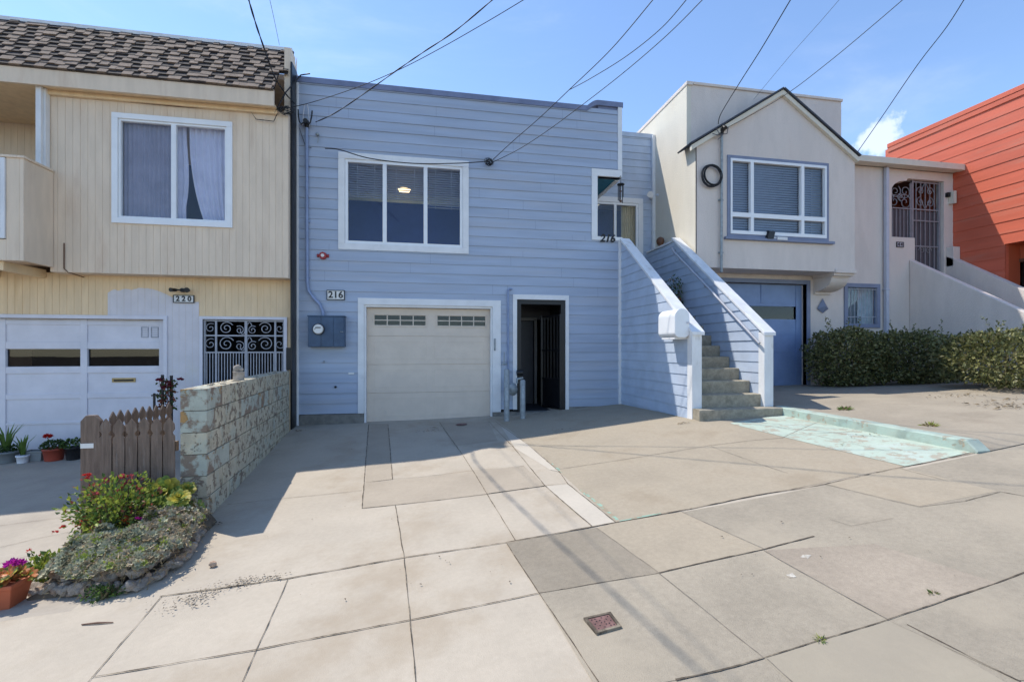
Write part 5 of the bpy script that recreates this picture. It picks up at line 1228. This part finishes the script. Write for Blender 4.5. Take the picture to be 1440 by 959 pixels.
for px, py, t_, r, ms, nr in ((232, 692, 4.05, .15, (1, 0), (.1, -.9, .5)), (252, 703, 3.95, .10, (1, 1, 0), (.2, -.5, .8)), (222, 712, 3.9, .10, (0,), (-.2, -.6, .7)), (250, 724, 3.9, .12, (0,), (.2, -.8, .4)), (270, 716, 4.05, .10, (0,), (.4, -.6, .6)), (215, 735, 3.8, .08, (0, 2), (0, -.6, .8)), (240, 745, 3.75, .08, (0,), (.1, -.7, .7)), (268, 735, 3.95, .08, (0,), (.3, -.6, .7)), (262, 690, 4.1, .09, (0, 1), (.3, -.5, .8))):
    p = atT(px, py, t_); rosette(mb, p, r, 13, ms, Vector(nr)); sb.tube([p, p+Vector((.02, .06, -.12)), Vector((-2.16+R.uniform(-.06, .06), -4.2, -.32))], [.01, .012, .014], 6)
mk('rosettes', mb, [L_aeo, L_aeo2, L_g], ae, recalc=False); mk('stems', sb, L_ste, ae)
p = atT(265, 732, 3.8); mb = MB(); petals(mb, p, .035, 26); mb.tube([p, p+Vector((0, .06, -.12))], .004, 5, 1); mk('magenta_flower', mb, [L_mag, L_ste], label='single bright magenta daisy flower at the foot of the block wall', cat='flower', recalc=False)
t, _ = bush('leafy_clump', 'low yellow green clump with small red buds left of the grey mat', 'plant', (-2.86, -4.62, -.32), (.17, .15, .11), 420, [L_g, L_y, L_d], (.03, .05), 5, (3, 4, 1))
mb = MB()
for px, py in ((77, 749), (41, 775), (88, 742), (60, 780)): petals(mb, atT(px, py, 3.5), .022, 10)
mk('buds', mb, L_red, t, recalc=False)
# grey sedum mat draped over the rocks
sd = thing('sedum_mat', 'dense grey green sedum mat spilling over the rock border', 'ground cover plant', (-2.4, -4.75, -.35))
mb = MB(); cells = 0
for i in range(4600):
    t_ = R.random(); e = along(.02+t_*.90); c = Vector((-2.5, -4.25, 0)); f = R.random(); inn = (c-e); p = e+inn*min(.62, f*.62)+Vector((0, 0, 0))
    thin = 1-.55*max(0, t_-.55)/.45
    if R.random() > thin: continue
    hh = .13+.14*math.sin(min(1, f*1.25+.1)*math.pi*.5)+.03*noise.noise(Vector((p.x*9, p.y*9, 0)))
    out = -inn.normalized(); p += out*(.02+.03*noise.noise(Vector((p.x*7, p.y*7, 4)))); z = ggz(p.x, p.y)+hh*(.85+.38*noise.noise(Vector((p.x*8, p.y*8, 9))))+.03
    nr = (Vector((0, 0, .9))+out*(1.1-f)+rv(.3)).normalized()
    q_ = R.uniform(-.02, .025); z += q_
    mi = 3 if R.random() < .10 else 0 if R.random() < (.72 if t_ < .5 else .30) else (1 if R.random() < .70 else 2)
    a = nr.orthogonal().normalized(); b = nr.cross(a); q = Vector((p.x, p.y, z)); r = R.uniform(.022, .042)
    for k in range(6):
        an = k*1.047+R.random()*.4; d = (a*math.cos(an)+b*math.sin(an))*.8+nr*.6; mb.leaf(q, d, nr, r, r*.6, mi, .2)
mk('mat', mb, [L_sed, L_sed2, L_dry, L_y], sd, recalc=False)
mb = MB()
for i in range(900):
    t_ = R.random()**.7; e = along(t_); c = Vector((-2.5, -4.3, 0)); p = e+(c-e).normalized()*R.uniform(-.05, .12); z = ggz(p.x, p.y)+R.uniform(.0, .26)
    mb.leaf(Vector((p.x, p.y, z)), rv()+Vector((0, 0, -.6)), rv(), R.uniform(.03, .07), .009, 0)
mk('dry_stalks', mb, L_dry, sd, recalc=False, kind='stuff')
t, _ = bush('creeping_plant', 'dark green creeping plant at the foot of the rocks', 'plant', (-2.18, -5.10, ggz(-2.18, -5.2)+.05), (.13, .05, .05), 260, [L_d, L_g], (.015, .028), 3)
# terracotta trough
tp = thing('terracotta_trough', 'terracotta trough of orange succulents on the pavement at the left edge', 'planter', (-2.95, -4.98, ggz(-2.95, -5.2)))
zc = ggz(-2.9, -5.2); x0, x1, y0, y1 = -3.14, -2.74, -5.06, -4.88; h = .175
mb = MB(); e = .025
b4 = [(x0+e, y0+e), (x1-e, y0+e), (x1-e, y1-e), (x0+e, y1-e)]; t4 = [(x0, y0), (x1, y0), (x1, y1), (x0, y1)]; i4 = [(x0+.015, y0+.015), (x1-.015, y0+.015), (x1-.015, y1-.015), (x0+.015, y1-.015)]
vs = [(x, y, zc) for x, y in b4]+[(x, y, zc+h-.03) for x, y in t4]+[(x+.008*(1 if x > -2.9 else -1), y+.008*(1 if y > -4.97 else -1), zc+h-.028) for x, y in t4]+[(x+.008*(1 if x > -2.9 else -1), y+.008*(1 if y > -4.97 else -1), zc+h) for x, y in t4]+[(x, y, zc+h) for x, y in i4]+[(x, y, zc+h-.04) for x, y in i4]
fs = [(3, 2, 1, 0)]
for l in range(5):
    for i in range(4): j = (i+1) % 4; fs.append((l*4+i, l*4+j, l*4+4+j, l*4+4+i))
fs.append((20, 21, 22, 23)); mb.add(vs, fs); mk('pot', mb, M_terra, tp, bevel=.006)
mb = MB()
for i in range(24): rosette(mb, Vector((lerp(x0+.02, x1-.02, (i % 8)/7), lerp(y0+.03, y1-.03, (i//8)/2), zc+h+R.uniform(-.01, .06))), R.uniform(.055, .08), 9, (0, 0, 0, 1, 2), Vector((R.uniform(-.4, .4), -.5, .8)), 3)
mk('succulents', mb, [L_ora, L_aeo2, L_g], tp, recalc=False)
mb = MB(); petals(mb, Vector((-2.80, -4.97, zc+h+.10)), .045, 30); petals(mb, Vector((-2.77, -4.95, zc+h+.095)), .035, 20); mb.tube([Vector((-2.79, -4.96, zc+h+.1)), Vector((-2.82, -4.96, zc+h))], .004, 5, 1); mk('magenta_blossom', mb, [L_mag, L_ste], tp, recalc=False)

# pots along the left garage door
def pot(name, label, px, pyb, Y, w, h, m, cat='flower pot', taper=.8, square=False):
    x = XY(px, Y); z = gl(x, Y); t = thing(name, label, cat, (x, Y, z)); mb = MB(); n = 4 if square else 22; k = math.sqrt(2) if square else 1
    mb.lathe((x, Y, z), [(w/2*taper*k, 0), (w/2*.97*k, h-.03), (w/2*1.06*k, h-.028), (w/2*1.06*k, h), (w/2*.92*k, h), (w/2*.9*k, h-.03)], n, smooth=not square)
    if square:
        for i in range(len(mb.v)):
            v = Vector(mb.v[i])-Vector((x, Y, 0)); v2 = Matrix.Rotation(math.pi/4, 3, 'Z')@Vector((v.x, v.y, 0)); mb.v[i] = (x+v2.x, Y+v2.y*.6, v.z)
    mk('pot', mb, m, t, bevel=.004 if square else 0); return t, Vector((x, Y, z+h))
M_gp = mat('grey plastic pot', (.20, .215, .22), .6, .1, 5., .05); M_wp = mat('white plastic pot', (.7, .7, .74), .5, .05, 5., 0); M_rp = mat('red clay pot', (.33, .06, .035), .6, .1, 5., .05)
def strap(t, c, n, l, m=L_g):
    mb = MB()
    for i in range(n):
        an = R.uniform(0, 6.28); d = Vector((math.cos(an), math.sin(an), 0)); pts = [c+d*.02, c+d*l*.22+Vector((0, 0, l*.6)), c+d*l*.5+Vector((0, 0, l*.95))]; w = .035
        s = d.cross(Vector((0, 0, 1))); vs = []
        for k, p in enumerate(pts): ww = w*(1, .8, .05)[k]; vs += [p-s*ww/2, p+s*ww/2]
        mb.add(vs, [(0, 1, 3, 2), (2, 3, 5, 4)], 0, True)
    mk('leaves', mb, m, t, recalc=False)
t, c = pot('potted_plant', 'grey pot with spiky strap leaves, leftmost by the white garage door', 9, 642, -.42, .30, .17, M_gp); strap(t, c, 14, .42)
mb = MB()
for i in range(160): mb.leaf(c+Vector((R.uniform(-.13, .13), R.uniform(-.13, .13), R.uniform(-.01, .06))), rv()+Vector((0, 0, .5)), rv(), .05, .03, 0)
mk('foliage', mb, L_d, t, recalc=False)
t, c = pot('potted_plant', 'small white pot with an upright green plant by the garage door', 32, 641, -.5, .15, .12, M_wp); strap(t, c, 12, .30)
t, c = pot('empty_planter', 'empty square grey planter box between the white pot and the red pot', 51, 640, -.4, .24, .16, M_gp, square=True); mb = MB(); mb.box(c.x-.11, c.x+.11, c.y-.06, c.y+.06, c.z-.04, c.z-.028); mk('soil', mb, M_earth, t)
t, c = pot('potted_geranium', 'red pot with dark foliage and one red geranium bloom', 76, 640, -.42, .27, .19, M_rp)
mb = MB()
for i in range(220): d = rv(); d.z = abs(d.z); mb.leaf(c+Vector((d.x*.15, d.y*.13, d.z*.11)), rv()+Vector((0, 0, .4)), rv(), .045, .035, 0)
mk('foliage', mb, L_d, t, recalc=False)
mb = MB(); q = c+Vector((-.07, -.03, .17)); petals(mb, q, .055, 40); petals(mb, q+Vector((.03, 0, .01)), .045, 30); mb.tube([q, c], .005, 5, 1); mk('bloom', mb, [L_red, L_ste], t, recalc=False)
t, c = pot('potted_plant', 'black pot of dark leaves half hidden by the fence post', 104, 640, -.42, .22, .2, M_blackp)
mb = MB()
for i in range(180): d = rv(); d.z = abs(d.z); mb.leaf(c+Vector((d.x*.15, d.y*.13, d.z*.11)), rv()+Vector((0, 0, .4)), rv(), .045, .03, R.randrange(2))
mk('foliage', mb, [L_d, L_g], t, recalc=False)
# rose on a trellis behind the fence, near the left entry
tr = thing('trellis_rose', 'dark red rose climbing a small black trellis behind the picket fence', 'rose', (XY(236, -1.0), -1.0, gl(-3.6, -1)))
P1 = PY(-1.0); mb = MB()
for px, pt in ((228.5, 527), (241, 528)): x = XY(px, -1.0); mb.hexa(P1, x-.015, x+.015, -.015, .015, -.4, ZY(px, pt, -1.0))
for py in (544, 556, 572): mb.hexa(P1, XY(226, -1.), XY(244, -1.), -.006, .006, ZY(235, py, -1.)-.008, ZY(235, py, -1.)+.008)
x = XY(217, -1.); mb.hexa(P1, x-.012, x+.012, -.012, .012, -.4, ZY(217, 553, -1.)); mb.hexa(P1, XY(213, -1), XY(227, -1), -.005, .011, ZY(217, 556, -1.)-.01, ZY(217, 556, -1.)+.01)
mk('trellis', mb, M_black, tr)
mb = MB()
for i in range(260): px, py = R.uniform(222, 248), R.uniform(534, 580); mb.leaf(onY(px, py, -1.05+R.uniform(-.05, .08)), rv(), rv(), R.uniform(.035, .06), .035, R.randrange(2))
mk('foliage', mb, [L_d, L_r], tr, recalc=False)
mb = MB()
for px, py in ((224.5, 535.5), (237, 539), (239, 543), (232, 546), (253, 535)): petals(mb, onY(px, py, -1.08), .05, 18)
mk('roses', mb, leafmat('dark red rose', (.16, .02, .04)), tr, recalc=False)

# hedge on the right
def hedge(label, c, rad, n, rot=0., sprigs=4):
    t = thing('hedge_bush', label, 'bush', (c[0], c[1], gr(c[0], c[1])), 'hedge bushes on the right'); mb = MB(); c = Vector(c); M3 = Matrix.Rotation(rot, 3, 'Z')
    for i in range(n):
        d = rv(); q = max(abs(d.x), abs(d.y), abs(d.z)); d2 = d.lerp(d/q, .42)
        k = R.random()**.22*(1+.20*noise.noise(d*3+c)+.09*noise.noise(d*8+c))
        p = c+M3@Vector((d2.x*rad[0], d2.y*rad[1], d2.z*rad[2]))*k
        if p.z < gr(p.x, p.y)+.02: p.z = gr(p.x, p.y)+R.uniform(.02, .2)
        l = R.uniform(.045, .08); mb.leaf(p, d+rv(1.0)+Vector((0, 0, .3)), rv(), l, l*.62, R.choices((0, 1, 2), (5, 4, 1.3))[0])
    for s in range(sprigs):
        a = R.uniform(-.8, .8); b = c+M3@Vector((a*rad[0], R.uniform(-.4, .4)*rad[1], rad[2]*.9)); tip = b+Vector((R.uniform(-.12, .12), R.uniform(-.1, .1), R.uniform(.15, .32)))
        for k in range(16): mb.leaf(b.lerp(tip, k/15), rv()+Vector((0, 0, .7)), rv(), .05, .032, R.choice((0, 1)))
    mk('foliage', mb, [L_hed, L_hed2, L_hed3], t, recalc=False)
    mb = MB(); base = Vector((c.x, c.y, gr(c.x, c.y)))
    for i in range(16):
        d = M3@Vector((R.uniform(-.8, .8)*rad[0], R.uniform(-.6, .6)*rad[1], R.uniform(0, .8)*rad[2])); s = base+Vector((d.x*.02, d.y*.02, 0)); mb.tube([s, s.lerp(c+d, .5)+rv(.05), c+d], [.018, .012, .006], 6)
    mk('trunk', mb, L_ste, t)
hz_ = lambda x, y, top: ((gr(x, y)+top)/2+.02, (top-gr(x, y))/2)
z, r = hz_(8.7, -.55, 1.72); hedge('clipped dark green bush under the barred window right of the blue garage door', (8.72, -.50, z), (.80, .48, r), 7500)
z, r = hz_(10.1, -.6, 1.66); hedge('dark shaded hedge bush in the middle against the stucco stair wall', (10.05, -.72, z), (1.0, .55, r), 8200)
z, r = hz_(9.5, -2.9, 1.60); hedge('pale sunlit hedge bush at the right edge in front of the stair wall', (9.50, -2.75, z), (.78, 1.2, r), 9500, -.50, 8)
# plant at the top of the stairs, dark finial
t, c = pot('potted_shrub', 'red potted shrub with drooping green leaves near the top of the front stairs', 930, 392, -.35, .24, .2, M_rp)
ROOTZ = .455+.187*9
for o in [t]: o.location = Vector((4.86, -.30, ROOTZ))
mb = MB(); c = Vector(ROOT[t.name])+Vector((0, 0, .2))
for i in range(420): d = rv(); d.z = d.z*.9+.3; k = R.random()**.5; mb.leaf(c+Vector((d.x*.16, d.y*.16, d.z*.42))*k, rv()+Vector((0, 0, -.3)), rv(), R.uniform(.04, .08), .025, R.choices((0, 1, 2, 3), (4, 2, 1.5, 1))[0])
mk('foliage', mb, [L_d, L_g, L_r, L_dry], t, recalc=False)
mb = MB(); p = onY(931.5, 349, .75); p.x = RX0+.06; p.z = 3.60; mb.lathe(p, [(.05, 0), (.03, .02), (.075, .08), (.09, .14), (.07, .20), (.02, .23)], 14); mk('urn_finial', mb, M_brown, label='small dark brown urn on the level cap of the stair wall', cat='urn')

# weeds and litter
def weed(px, py, r, n, label, gf=g, ms=(L_g, L_y)):
    p = onG(px, py, gf); mb = MB()
    for i in range(n): d = rv(); d.z = abs(d.z)*.7+.05; mb.leaf(p+Vector((d.x*r*R.random(), d.y*r*.5*R.random(), .004)), d, rv(), r*R.uniform(.4, .8), r*.18, R.randrange(len(ms)))
    mk('weed', mb, list(ms), loc=tuple(p), label=label, cat='weed', recalc=False)
weed(1154, 900, .035, 26, 'small green weed sprouting in the pavement at the lower right')
weed(1312, 835, .035, 22, 'small weed in the pavement joint near the right edge', ms=(L_g, L_dry))
weed(1190, 576, .10, 60, 'low green weed patch on the upper drive just above the painted kerb', gr, (L_g, L_dry))
weed(1308, 599, .09, 50, 'thin weed tuft farther along the painted kerb', gr, (L_y, L_dry))
def litter(name, label, spots, n, r, gf=g, ms=(M_joint, M_earth)):
    mb = MB()
    for px, py, sp in spots:
        c = onG(px, py, gf)
        for i in range(n):
            q = c+Vector((R.gauss(0, sp), R.gauss(0, sp*.45), 0)); s = r*R.uniform(.2, 1.0)*R.choice((.6, 1, 1, 1.6)); zz = gf(q.x, q.y)+.012
            a = R.uniform(0, 6.3); d = Vector((math.cos(a), math.sin(a), R.uniform(0, .25))); mb.leaf(Vector((q.x, q.y, zz)), d, Vector((0, 0, 1)), s, s*.45, R.randrange(len(ms)), .4)
    mk(name, mb, list(ms), kind='stuff', label=label, cat='leaf litter', recalc=False)
litter('leaf_litter', 'dark crumbs of soil and dead leaves strewn along the pavement joint', [(300, 832, .09), (275, 840, .10), (330, 822, .08), (262, 850, .10), (380, 814, .06), (350, 818, .06)], 70, .020, ms=(M_joint, M_earth, M_faint, M_faint))
litter('dead_leaves', 'scattered dry leaves and dirt at the foot of the houses and kerb', [(785, 606, .10), (615, 602, .08), (1240, 605, .25), (1215, 615, .25), (600, 607, .12), (420, 606, .06), (960, 596, .05), (300, 740, .05)], 46, .025, ms=(M_joint, L_dry))
litter('leaf_crumbs', 'a few dark specks of debris scattered over the pale pavement', [(460, 735, .5), (520, 840, .5), (650, 800, .5), (1000, 760, .6), (1200, 780, .6), (420, 640, .5)], 9, .018)
litter('dry_leaves', 'dry brown leaves fallen under the sunlit hedge', [(1400, 566, .25), (1430, 572, .2), (1340, 558, .3)], 70, .05, gr, (L_dry, M_joint))
mb = MB(); p = onG(299, 797); mb.blob(p+Vector((0, 0, .02)), .028, 2, .6, 2, (1, .7, .8), 0, 5); mk('seed_pod', mb, M_rock, label='dark brown seed pod lying alone on the pale pavement', cat='seed pod')
mb = MB(); a = onG(115, 879); b = onG(159, 876); mb.tube([a+Vector((0, 0, .006)), a.lerp(b, .5)+Vector((0, 0, .01)), b+Vector((0, 0, .006))], [.004, .006, .003], 6); mk('twig', mb, M_brown, label='thin dry twig on the pavement at the lower left', cat='twig')
# iron covers
q4 = [onG(820.5, 872.5), onG(858.5, 864), onG(874, 884.5), onG(839, 894.5)]
mb = MB(); L4 = [Vector((p.x, p.y, g(p.x, p.y)+.0145)) for p in q4]
cen = sum(L4, Vector())/4
def lidp(u, v): return L4[0].lerp(L4[1], u).lerp(L4[3].lerp(L4[2], u), v)
for (u0, u1, v0, v1) in ((0, 1, 0, .11), (0, 1, .89, 1), (0, .10, .11, .89), (.90, 1, .11, .89)):
    vs = [lidp(u, v)+Vector((0, 0, dz)) for dz in (-.02, .004) for u, v in ((u0, v0), (u1, v0), (u1, v1), (u0, v1))]; mb.add(vs, [(3, 2, 1, 0), (4, 5, 6, 7), (0, 1, 5, 4), (1, 2, 6, 5), (2, 3, 7, 6), (3, 0, 4, 7)], 1)
vs = [lidp(u, v)+Vector((0, 0, dz)) for dz in (-.02, .0005) for u, v in ((.12, .13), (.88, .13), (.88, .87), (.12, .87))]; mb.add(vs, [(3, 2, 1, 0), (4, 5, 6, 7), (0, 1, 5, 4), (1, 2, 6, 5), (2, 3, 7, 6), (3, 0, 4, 7)], 0)
for (u, v) in [(.2+.12*i, .22+.14*j) for i in range(6) for j in range(5) if (i*7+j*3) % 5 < 3]:
    for du in (0,): w = .022; mb.add([lidp(u+a, v+b)+Vector((0, 0, .0022)) for a, b in ((-w, -w), (w, -w), (w, w), (-w, w))], [(0, 1, 2, 3)], 2)
mk('utility_cover', mb, [M_rust, M_joint, M_blackp], label='small square rusty iron utility cover set in the grey pavement', cat='utility cover')
def rcover(px, py, r, label):
    p = onG(px, py); mb = MB(); z = g(p.x, p.y)+.006; n = 28
    slope = lambda x, y: g(x, y)+.014
    ring_ = lambda rr, dz: [Vector((p.x+rr*math.cos(2*math.pi*i/n), p.y+rr*math.sin(2*math.pi*i/n), slope(p.x+rr*math.cos(2*math.pi*i/n), p.y+rr*math.sin(2*math.pi*i/n))+dz)) for i in range(n)]
    a, b = ring_(r, 0), ring_(r*.86, .003); mb.add(a+b, [(i, (i+1) % n, n+(i+1) % n, n+i) for i in range(n)]); mb.add(b, [tuple(range(n))]); mk('drain_cover', mb, M_rust, label=label, cat='drain cover')
rcover(649, 597.5, .10, 'round iron drain cover in the drive in front of the garage door')

# ------------------------------------------------------------------ overhead cables
def cable(label, pts, tA, tE, r=.009, m=M_wire, ext=9., group='overhead service cables', sub=10, twist=0.):
    d = [0]
    for i in range(1, len(pts)): d.append(d[-1]+math.hypot(pts[i][0]-pts[i-1][0], pts[i][1]-pts[i-1][1]))
    P = []
    for (px, py), s in zip(pts, d): f = s/d[-1]; P.append(atT(px, py, 1/lerp(1/tA, 1/tE, f)))
    # smooth through the sighted points, then carry on straight towards the pole across the street
    Q = []
    for i in range(len(P)-1):
        p0, p1, p2, p3 = P[max(0, i-1)], P[i], P[i+1], P[min(len(P)-1, i+2)]
        for k in range(sub):
            t = k/sub; Q.append(.5*((2*p1)+(p2-p0)*t+(2*p0-5*p1+4*p2-p3)*t*t+(3*p1-p0-3*p2+p3)*t**3))
    Q.append(P[-1])
    if ext: dr = (P[-1]-P[-2]).normalized(); Q += [P[-1]+dr*ext*.5, P[-1]+dr*ext]
    mb = MB()
    if twist:
        L_ = 0; T = [[], []]
        RR = []
        for i in range(len(Q)-1):
            n_ = max(1, int((Q[i+1]-Q[i]).length/.06)); RR += [Q[i].lerp(Q[i+1], k/n_) for k in range(n_)]
        RR.append(Q[-1])
        for i, p in enumerate(RR):
            dd = (RR[min(i+1, len(RR)-1)]-RR[max(0, i-1)]).normalized(); a = dd.orthogonal().normalized() if abs(dd.z) > .9 else dd.cross(Vector((0, 0, 1))).normalized(); b = dd.cross(a)
            for q in (0, 1): an = i*.5+q*math.pi; T[q].append(p+(a*math.cos(an)+b*math.sin(an))*r*.5)
        mb.tube(T[0], r*.75, 5); mb.tube(T[1], r*.75, 5)
    else: mb.tube(Q, r, 6)
    return mk('overhead_cable', mb, m, loc=tuple(P[0]), label=label, cat='cable', group=group, recalc=False)
cable('thick black cable dropping steeply to the corner of the yellow house', [(414, 146), (400, 130), (386, 108), (372, 70), (360, 35), (349, -2)], 7.9, 5.7, .010, twist=1)
cable('faint thin wire rising from the shingle roof at the left', [(393, 64), (386, 30), (379, -2)], 8.1, 6.2, .0035, M_wireg)
cable('twisted black cable from the weatherhead of the blue house up to the sky', [(444, 172), (470, 160), (505, 137), (560, 98), (595, 74), (640, 44), (694, -1)], 7.9, 5.8, .0075, twist=1)
cable('thinner wire crossing behind the twisted cable over the blue house', [(400, 153), (436, 145), (500, 124), (560, 99), (620, 68), (690, 28), (740, -2)], 7.9, 6.4, .006)
cable('upper of the two cables knotted together above the porch side of the blue house', [(693, 225), (720, 200), (760, 165), (800, 127), (860, 69), (920, -2)], 8.5, 5.8, .0065)
cable('middle cable branching off to the right over the blue parapet', [(800, 127), (830, 111), (880, 80), (930, 40), (967, -2)], 7.55, 5.6, .006)
cable('lowest cable running over the stepped parapet of the blue house', [(694, 228), (730, 210), (770, 184), (820, 147), (880, 100), (940, 48), (990, -2)], 8.5, 5.8, .006)
cable('black cable rising from the service mast of the stucco house', [(1010, 175), (1014, 160), (1040, 117), (1070, 70), (1113, -2)], 9.1, 6.3, .0075)
cable('faint thin grey wire over the gable roof', [(1060, 140), (1110, 80), (1150, 35), (1182, -2)], 9.2, 6.8, .0035, M_wireg)
cable('long straight cable crossing in front of the gable to the service mast', [(1018, 182), (1060, 160), (1110, 130), (1170, 84), (1230, 34), (1272, -2)], 9.1, 6.6, .006)
cable('straight cable rising from the right eave of the gable', [(1206, 214), (1240, 165), (1290, 92), (1330, 40), (1357, -2)], 9.6, 6.8, .007)
cable('sagging black cable strung along the top of the blue house window', [(457, 209), (478, 211), (520, 223), (580, 230), (640, 230), (690, 227)], 8.0, 8.55, .009, ext=0, group='cables fixed to the houses')
mb = MB(); c = onY(688, 228, -.09)
for i in range(9):
    a = R.uniform(0, 6.3); p = [c+rv(.04)]
    for k in range(8): a += R.uniform(.4, 1.0); p.append(c+Vector((.09*math.cos(a)*R.uniform(.4, 1.2), R.uniform(-.04, .04), .06*math.sin(a)*R.uniform(.5, 1.3))))
    mb.tube(p, .005, 5)
mb.tube([c+Vector((0, .1, 0)), c], .012, 8); mk('cable_knot', mb, M_wire, label='tangled knot of cable ends fixed to the blue wall right of the window', cat='cable knot')
mb = MB(); c = onY(405, 156, YB-.08)
for i in range(7):
    a = R.uniform(0, 6.3); p = [c+rv(.03)]
    for k in range(9): a += R.uniform(.4, .9); p.append(c+Vector((.13*math.cos(a)*R.uniform(.5, 1.2)-.03, R.uniform(-.04, .04), .06*math.sin(a)*R.uniform(.5, 1.3))))
    mb.tube(p, .006, 5)
mb.tube([c, onY(385, 152, YB-.05), onY(352, 156, YB-.05), onY(360, 168, YB-.05), onY(385, 171, YB-.05), onY(390, 160, YB-.05)], .007, 6)
mb.tube([onY(386, 160, YB-.05), onY(402, 130, YB-.06), onY(423, 106, -.05), onY(436, 104, -.05)], .011, 6)
mk('cable_knot', mb, M_wire, label='tangled black cables and loops at the top corner of the yellow house', cat='cable knot')
mb = MB(); mb.tube([onY(421, 180, -.045), onY(424, 190, -.045), onY(430, 207, -.045), onY(438, 208, -.03)], .006, 6); mk('loose_wire', mb, M_wireg, label='thin loose wire hanging from the corner board down to the conduit', cat='wire')
mb = MB(); c = onY(447, 190, -.02); mb.lathe(c+Vector((0, -.03, -.03)), [(.02, 0), (.035, .02), (.02, .05)], 10); mb.tube([c, c+Vector((.02, -.04, -.06)), c+Vector((-.0, -.02, -.15))], .006, 6); mk('wall_anchor', mb, M_galv, label='small old cable anchor on the blue wall beside the conduit', cat='anchor')

# ------------------------------------------------------------------ sun, sky, camera
SUN = Vector((-.52, .36, 1)).normalized()
el = math.asin(SUN.z); az = math.atan2(SUN.x, SUN.y)
sl_ = bpy.data.lights.new('sun', 'SUN'); sl_.energy = SUN_E; sl_.angle = math.radians(.53); sl_.color = (1, .94, .85)
so = bpy.data.objects.new('sun', sl_); C.objects.link(so); so.rotation_euler = (-SUN).to_track_quat('-Z', 'Y').to_euler(); so.location = (-5, 4, 12)
W_ = bpy.data.worlds.new('World'); SC.world = W_; W_.use_nodes = True; nt = W_.node_tree; N = nt.nodes; L = nt.links
bg = N['Background']; bg.inputs['Strength'].default_value = SKY_E
sk = N.new('ShaderNodeTexSky'); sk.sky_type = 'NISHITA'; sk.sun_disc = False; sk.sun_elevation = el; sk.sun_rotation = az; sk.altitude = 0; sk.air_density = AIR; sk.dust_density = DUST; sk.ozone_density = OZ
tc = N.new('ShaderNodeTexCoord'); mp = N.new('ShaderNodeMapping'); mp.inputs['Scale'].default_value = (1.2, 1.2, 3.2); mp.inputs['Rotation'].default_value = (.15, .2, .4)
n1 = N.new('ShaderNodeTexNoise'); n1.inputs['Scale'].default_value = 1.6; n1.inputs['Detail'].default_value = 9; n1.inputs['Roughness'].default_value = .6; n1.inputs['Distortion'].default_value = .5
mr = N.new('ShaderNodeMapRange'); mr.inputs[1].default_value = .48; mr.inputs[2].default_value = .80; mr.inputs[4].default_value = .20; mr.interpolation_type = 'SMOOTHSTEP'
# one brighter cumulus low over the wing roof: clouds gather around a bearing
cd = ray(1238, 196).normalized()
dp = N.new('ShaderNodeVectorMath'); dp.operation = 'DISTANCE'; dp.inputs[1].default_value = cd
nv = N.new('ShaderNodeVectorMath'); nv.operation = 'NORMALIZE'
n2 = N.new('ShaderNodeTexNoise'); n2.inputs['Scale'].default_value = 16; n2.inputs['Detail'].default_value = 8; n2.inputs['Roughness'].default_value = .62
ad = N.new('ShaderNodeMath'); ad.operation = 'MULTIPLY_ADD'; ad.inputs[1].default_value = .12; 
m2 = N.new('ShaderNodeMapRange'); m2.inputs[1].default_value = .094; m2.inputs[2].default_value = .074; m2.interpolation_type = 'SMOOTHSTEP'; m2.inputs[4].default_value = .55
mx_ = N.new('ShaderNodeMath'); mx_.operation = 'MAXIMUM'
mix = N.new('ShaderNodeMix'); mix.data_type = 'RGBA'; mix.inputs[7].default_value = (*CLOUD, 1)
L.new(tc.outputs['Generated'], mp.inputs['Vector']); L.new(mp.outputs[0], n1.inputs['Vector']); L.new(n1.outputs['Fac'], mr.inputs[0])
L.new(tc.outputs['Generated'], nv.inputs[0]); L.new(nv.outputs[0], dp.inputs[0]); L.new(nv.outputs[0], n2.inputs['Vector'])
L.new(n2.outputs['Fac'], ad.inputs[0]); L.new(dp.outputs['Value'], ad.inputs[2]); L.new(ad.outputs[0], m2.inputs[0])
L.new(mr.outputs[0], mx_.inputs[0]); L.new(m2.outputs[0], mx_.inputs[1]); L.new(mx_.outputs[0], mix.inputs['Factor']); L.new(sk.outputs[0], mix.inputs[6]); L.new(mix.outputs[2], bg.inputs['Color'])

cd_ = bpy.data.cameras.new('camera'); cam = bpy.data.objects.new('camera', cd_); C.objects.link(cam); SC.camera = cam
cam.location = CAM; cam.rotation_euler = (math.radians(90), 0, -PSI)
cd_.sensor_fit = 'HORIZONTAL'; cd_.sensor_width = 36; cd_.lens = 36*FPX/1440; cd_.shift_y = (HY-479.5)/1440; cd_.clip_start = .05; cd_.clip_end = 2000
vs_ = SC.view_settings; vs_.view_transform = 'Standard'; vs_.look = 'None'; vs_.gamma = 1; vs_.use_curve_mapping = False; vs_.exposure = EXPO
SC.cycles.max_bounces = 10; SC.cycles.transparent_max_bounces = 12; SC.cycles.diffuse_bounces = 5
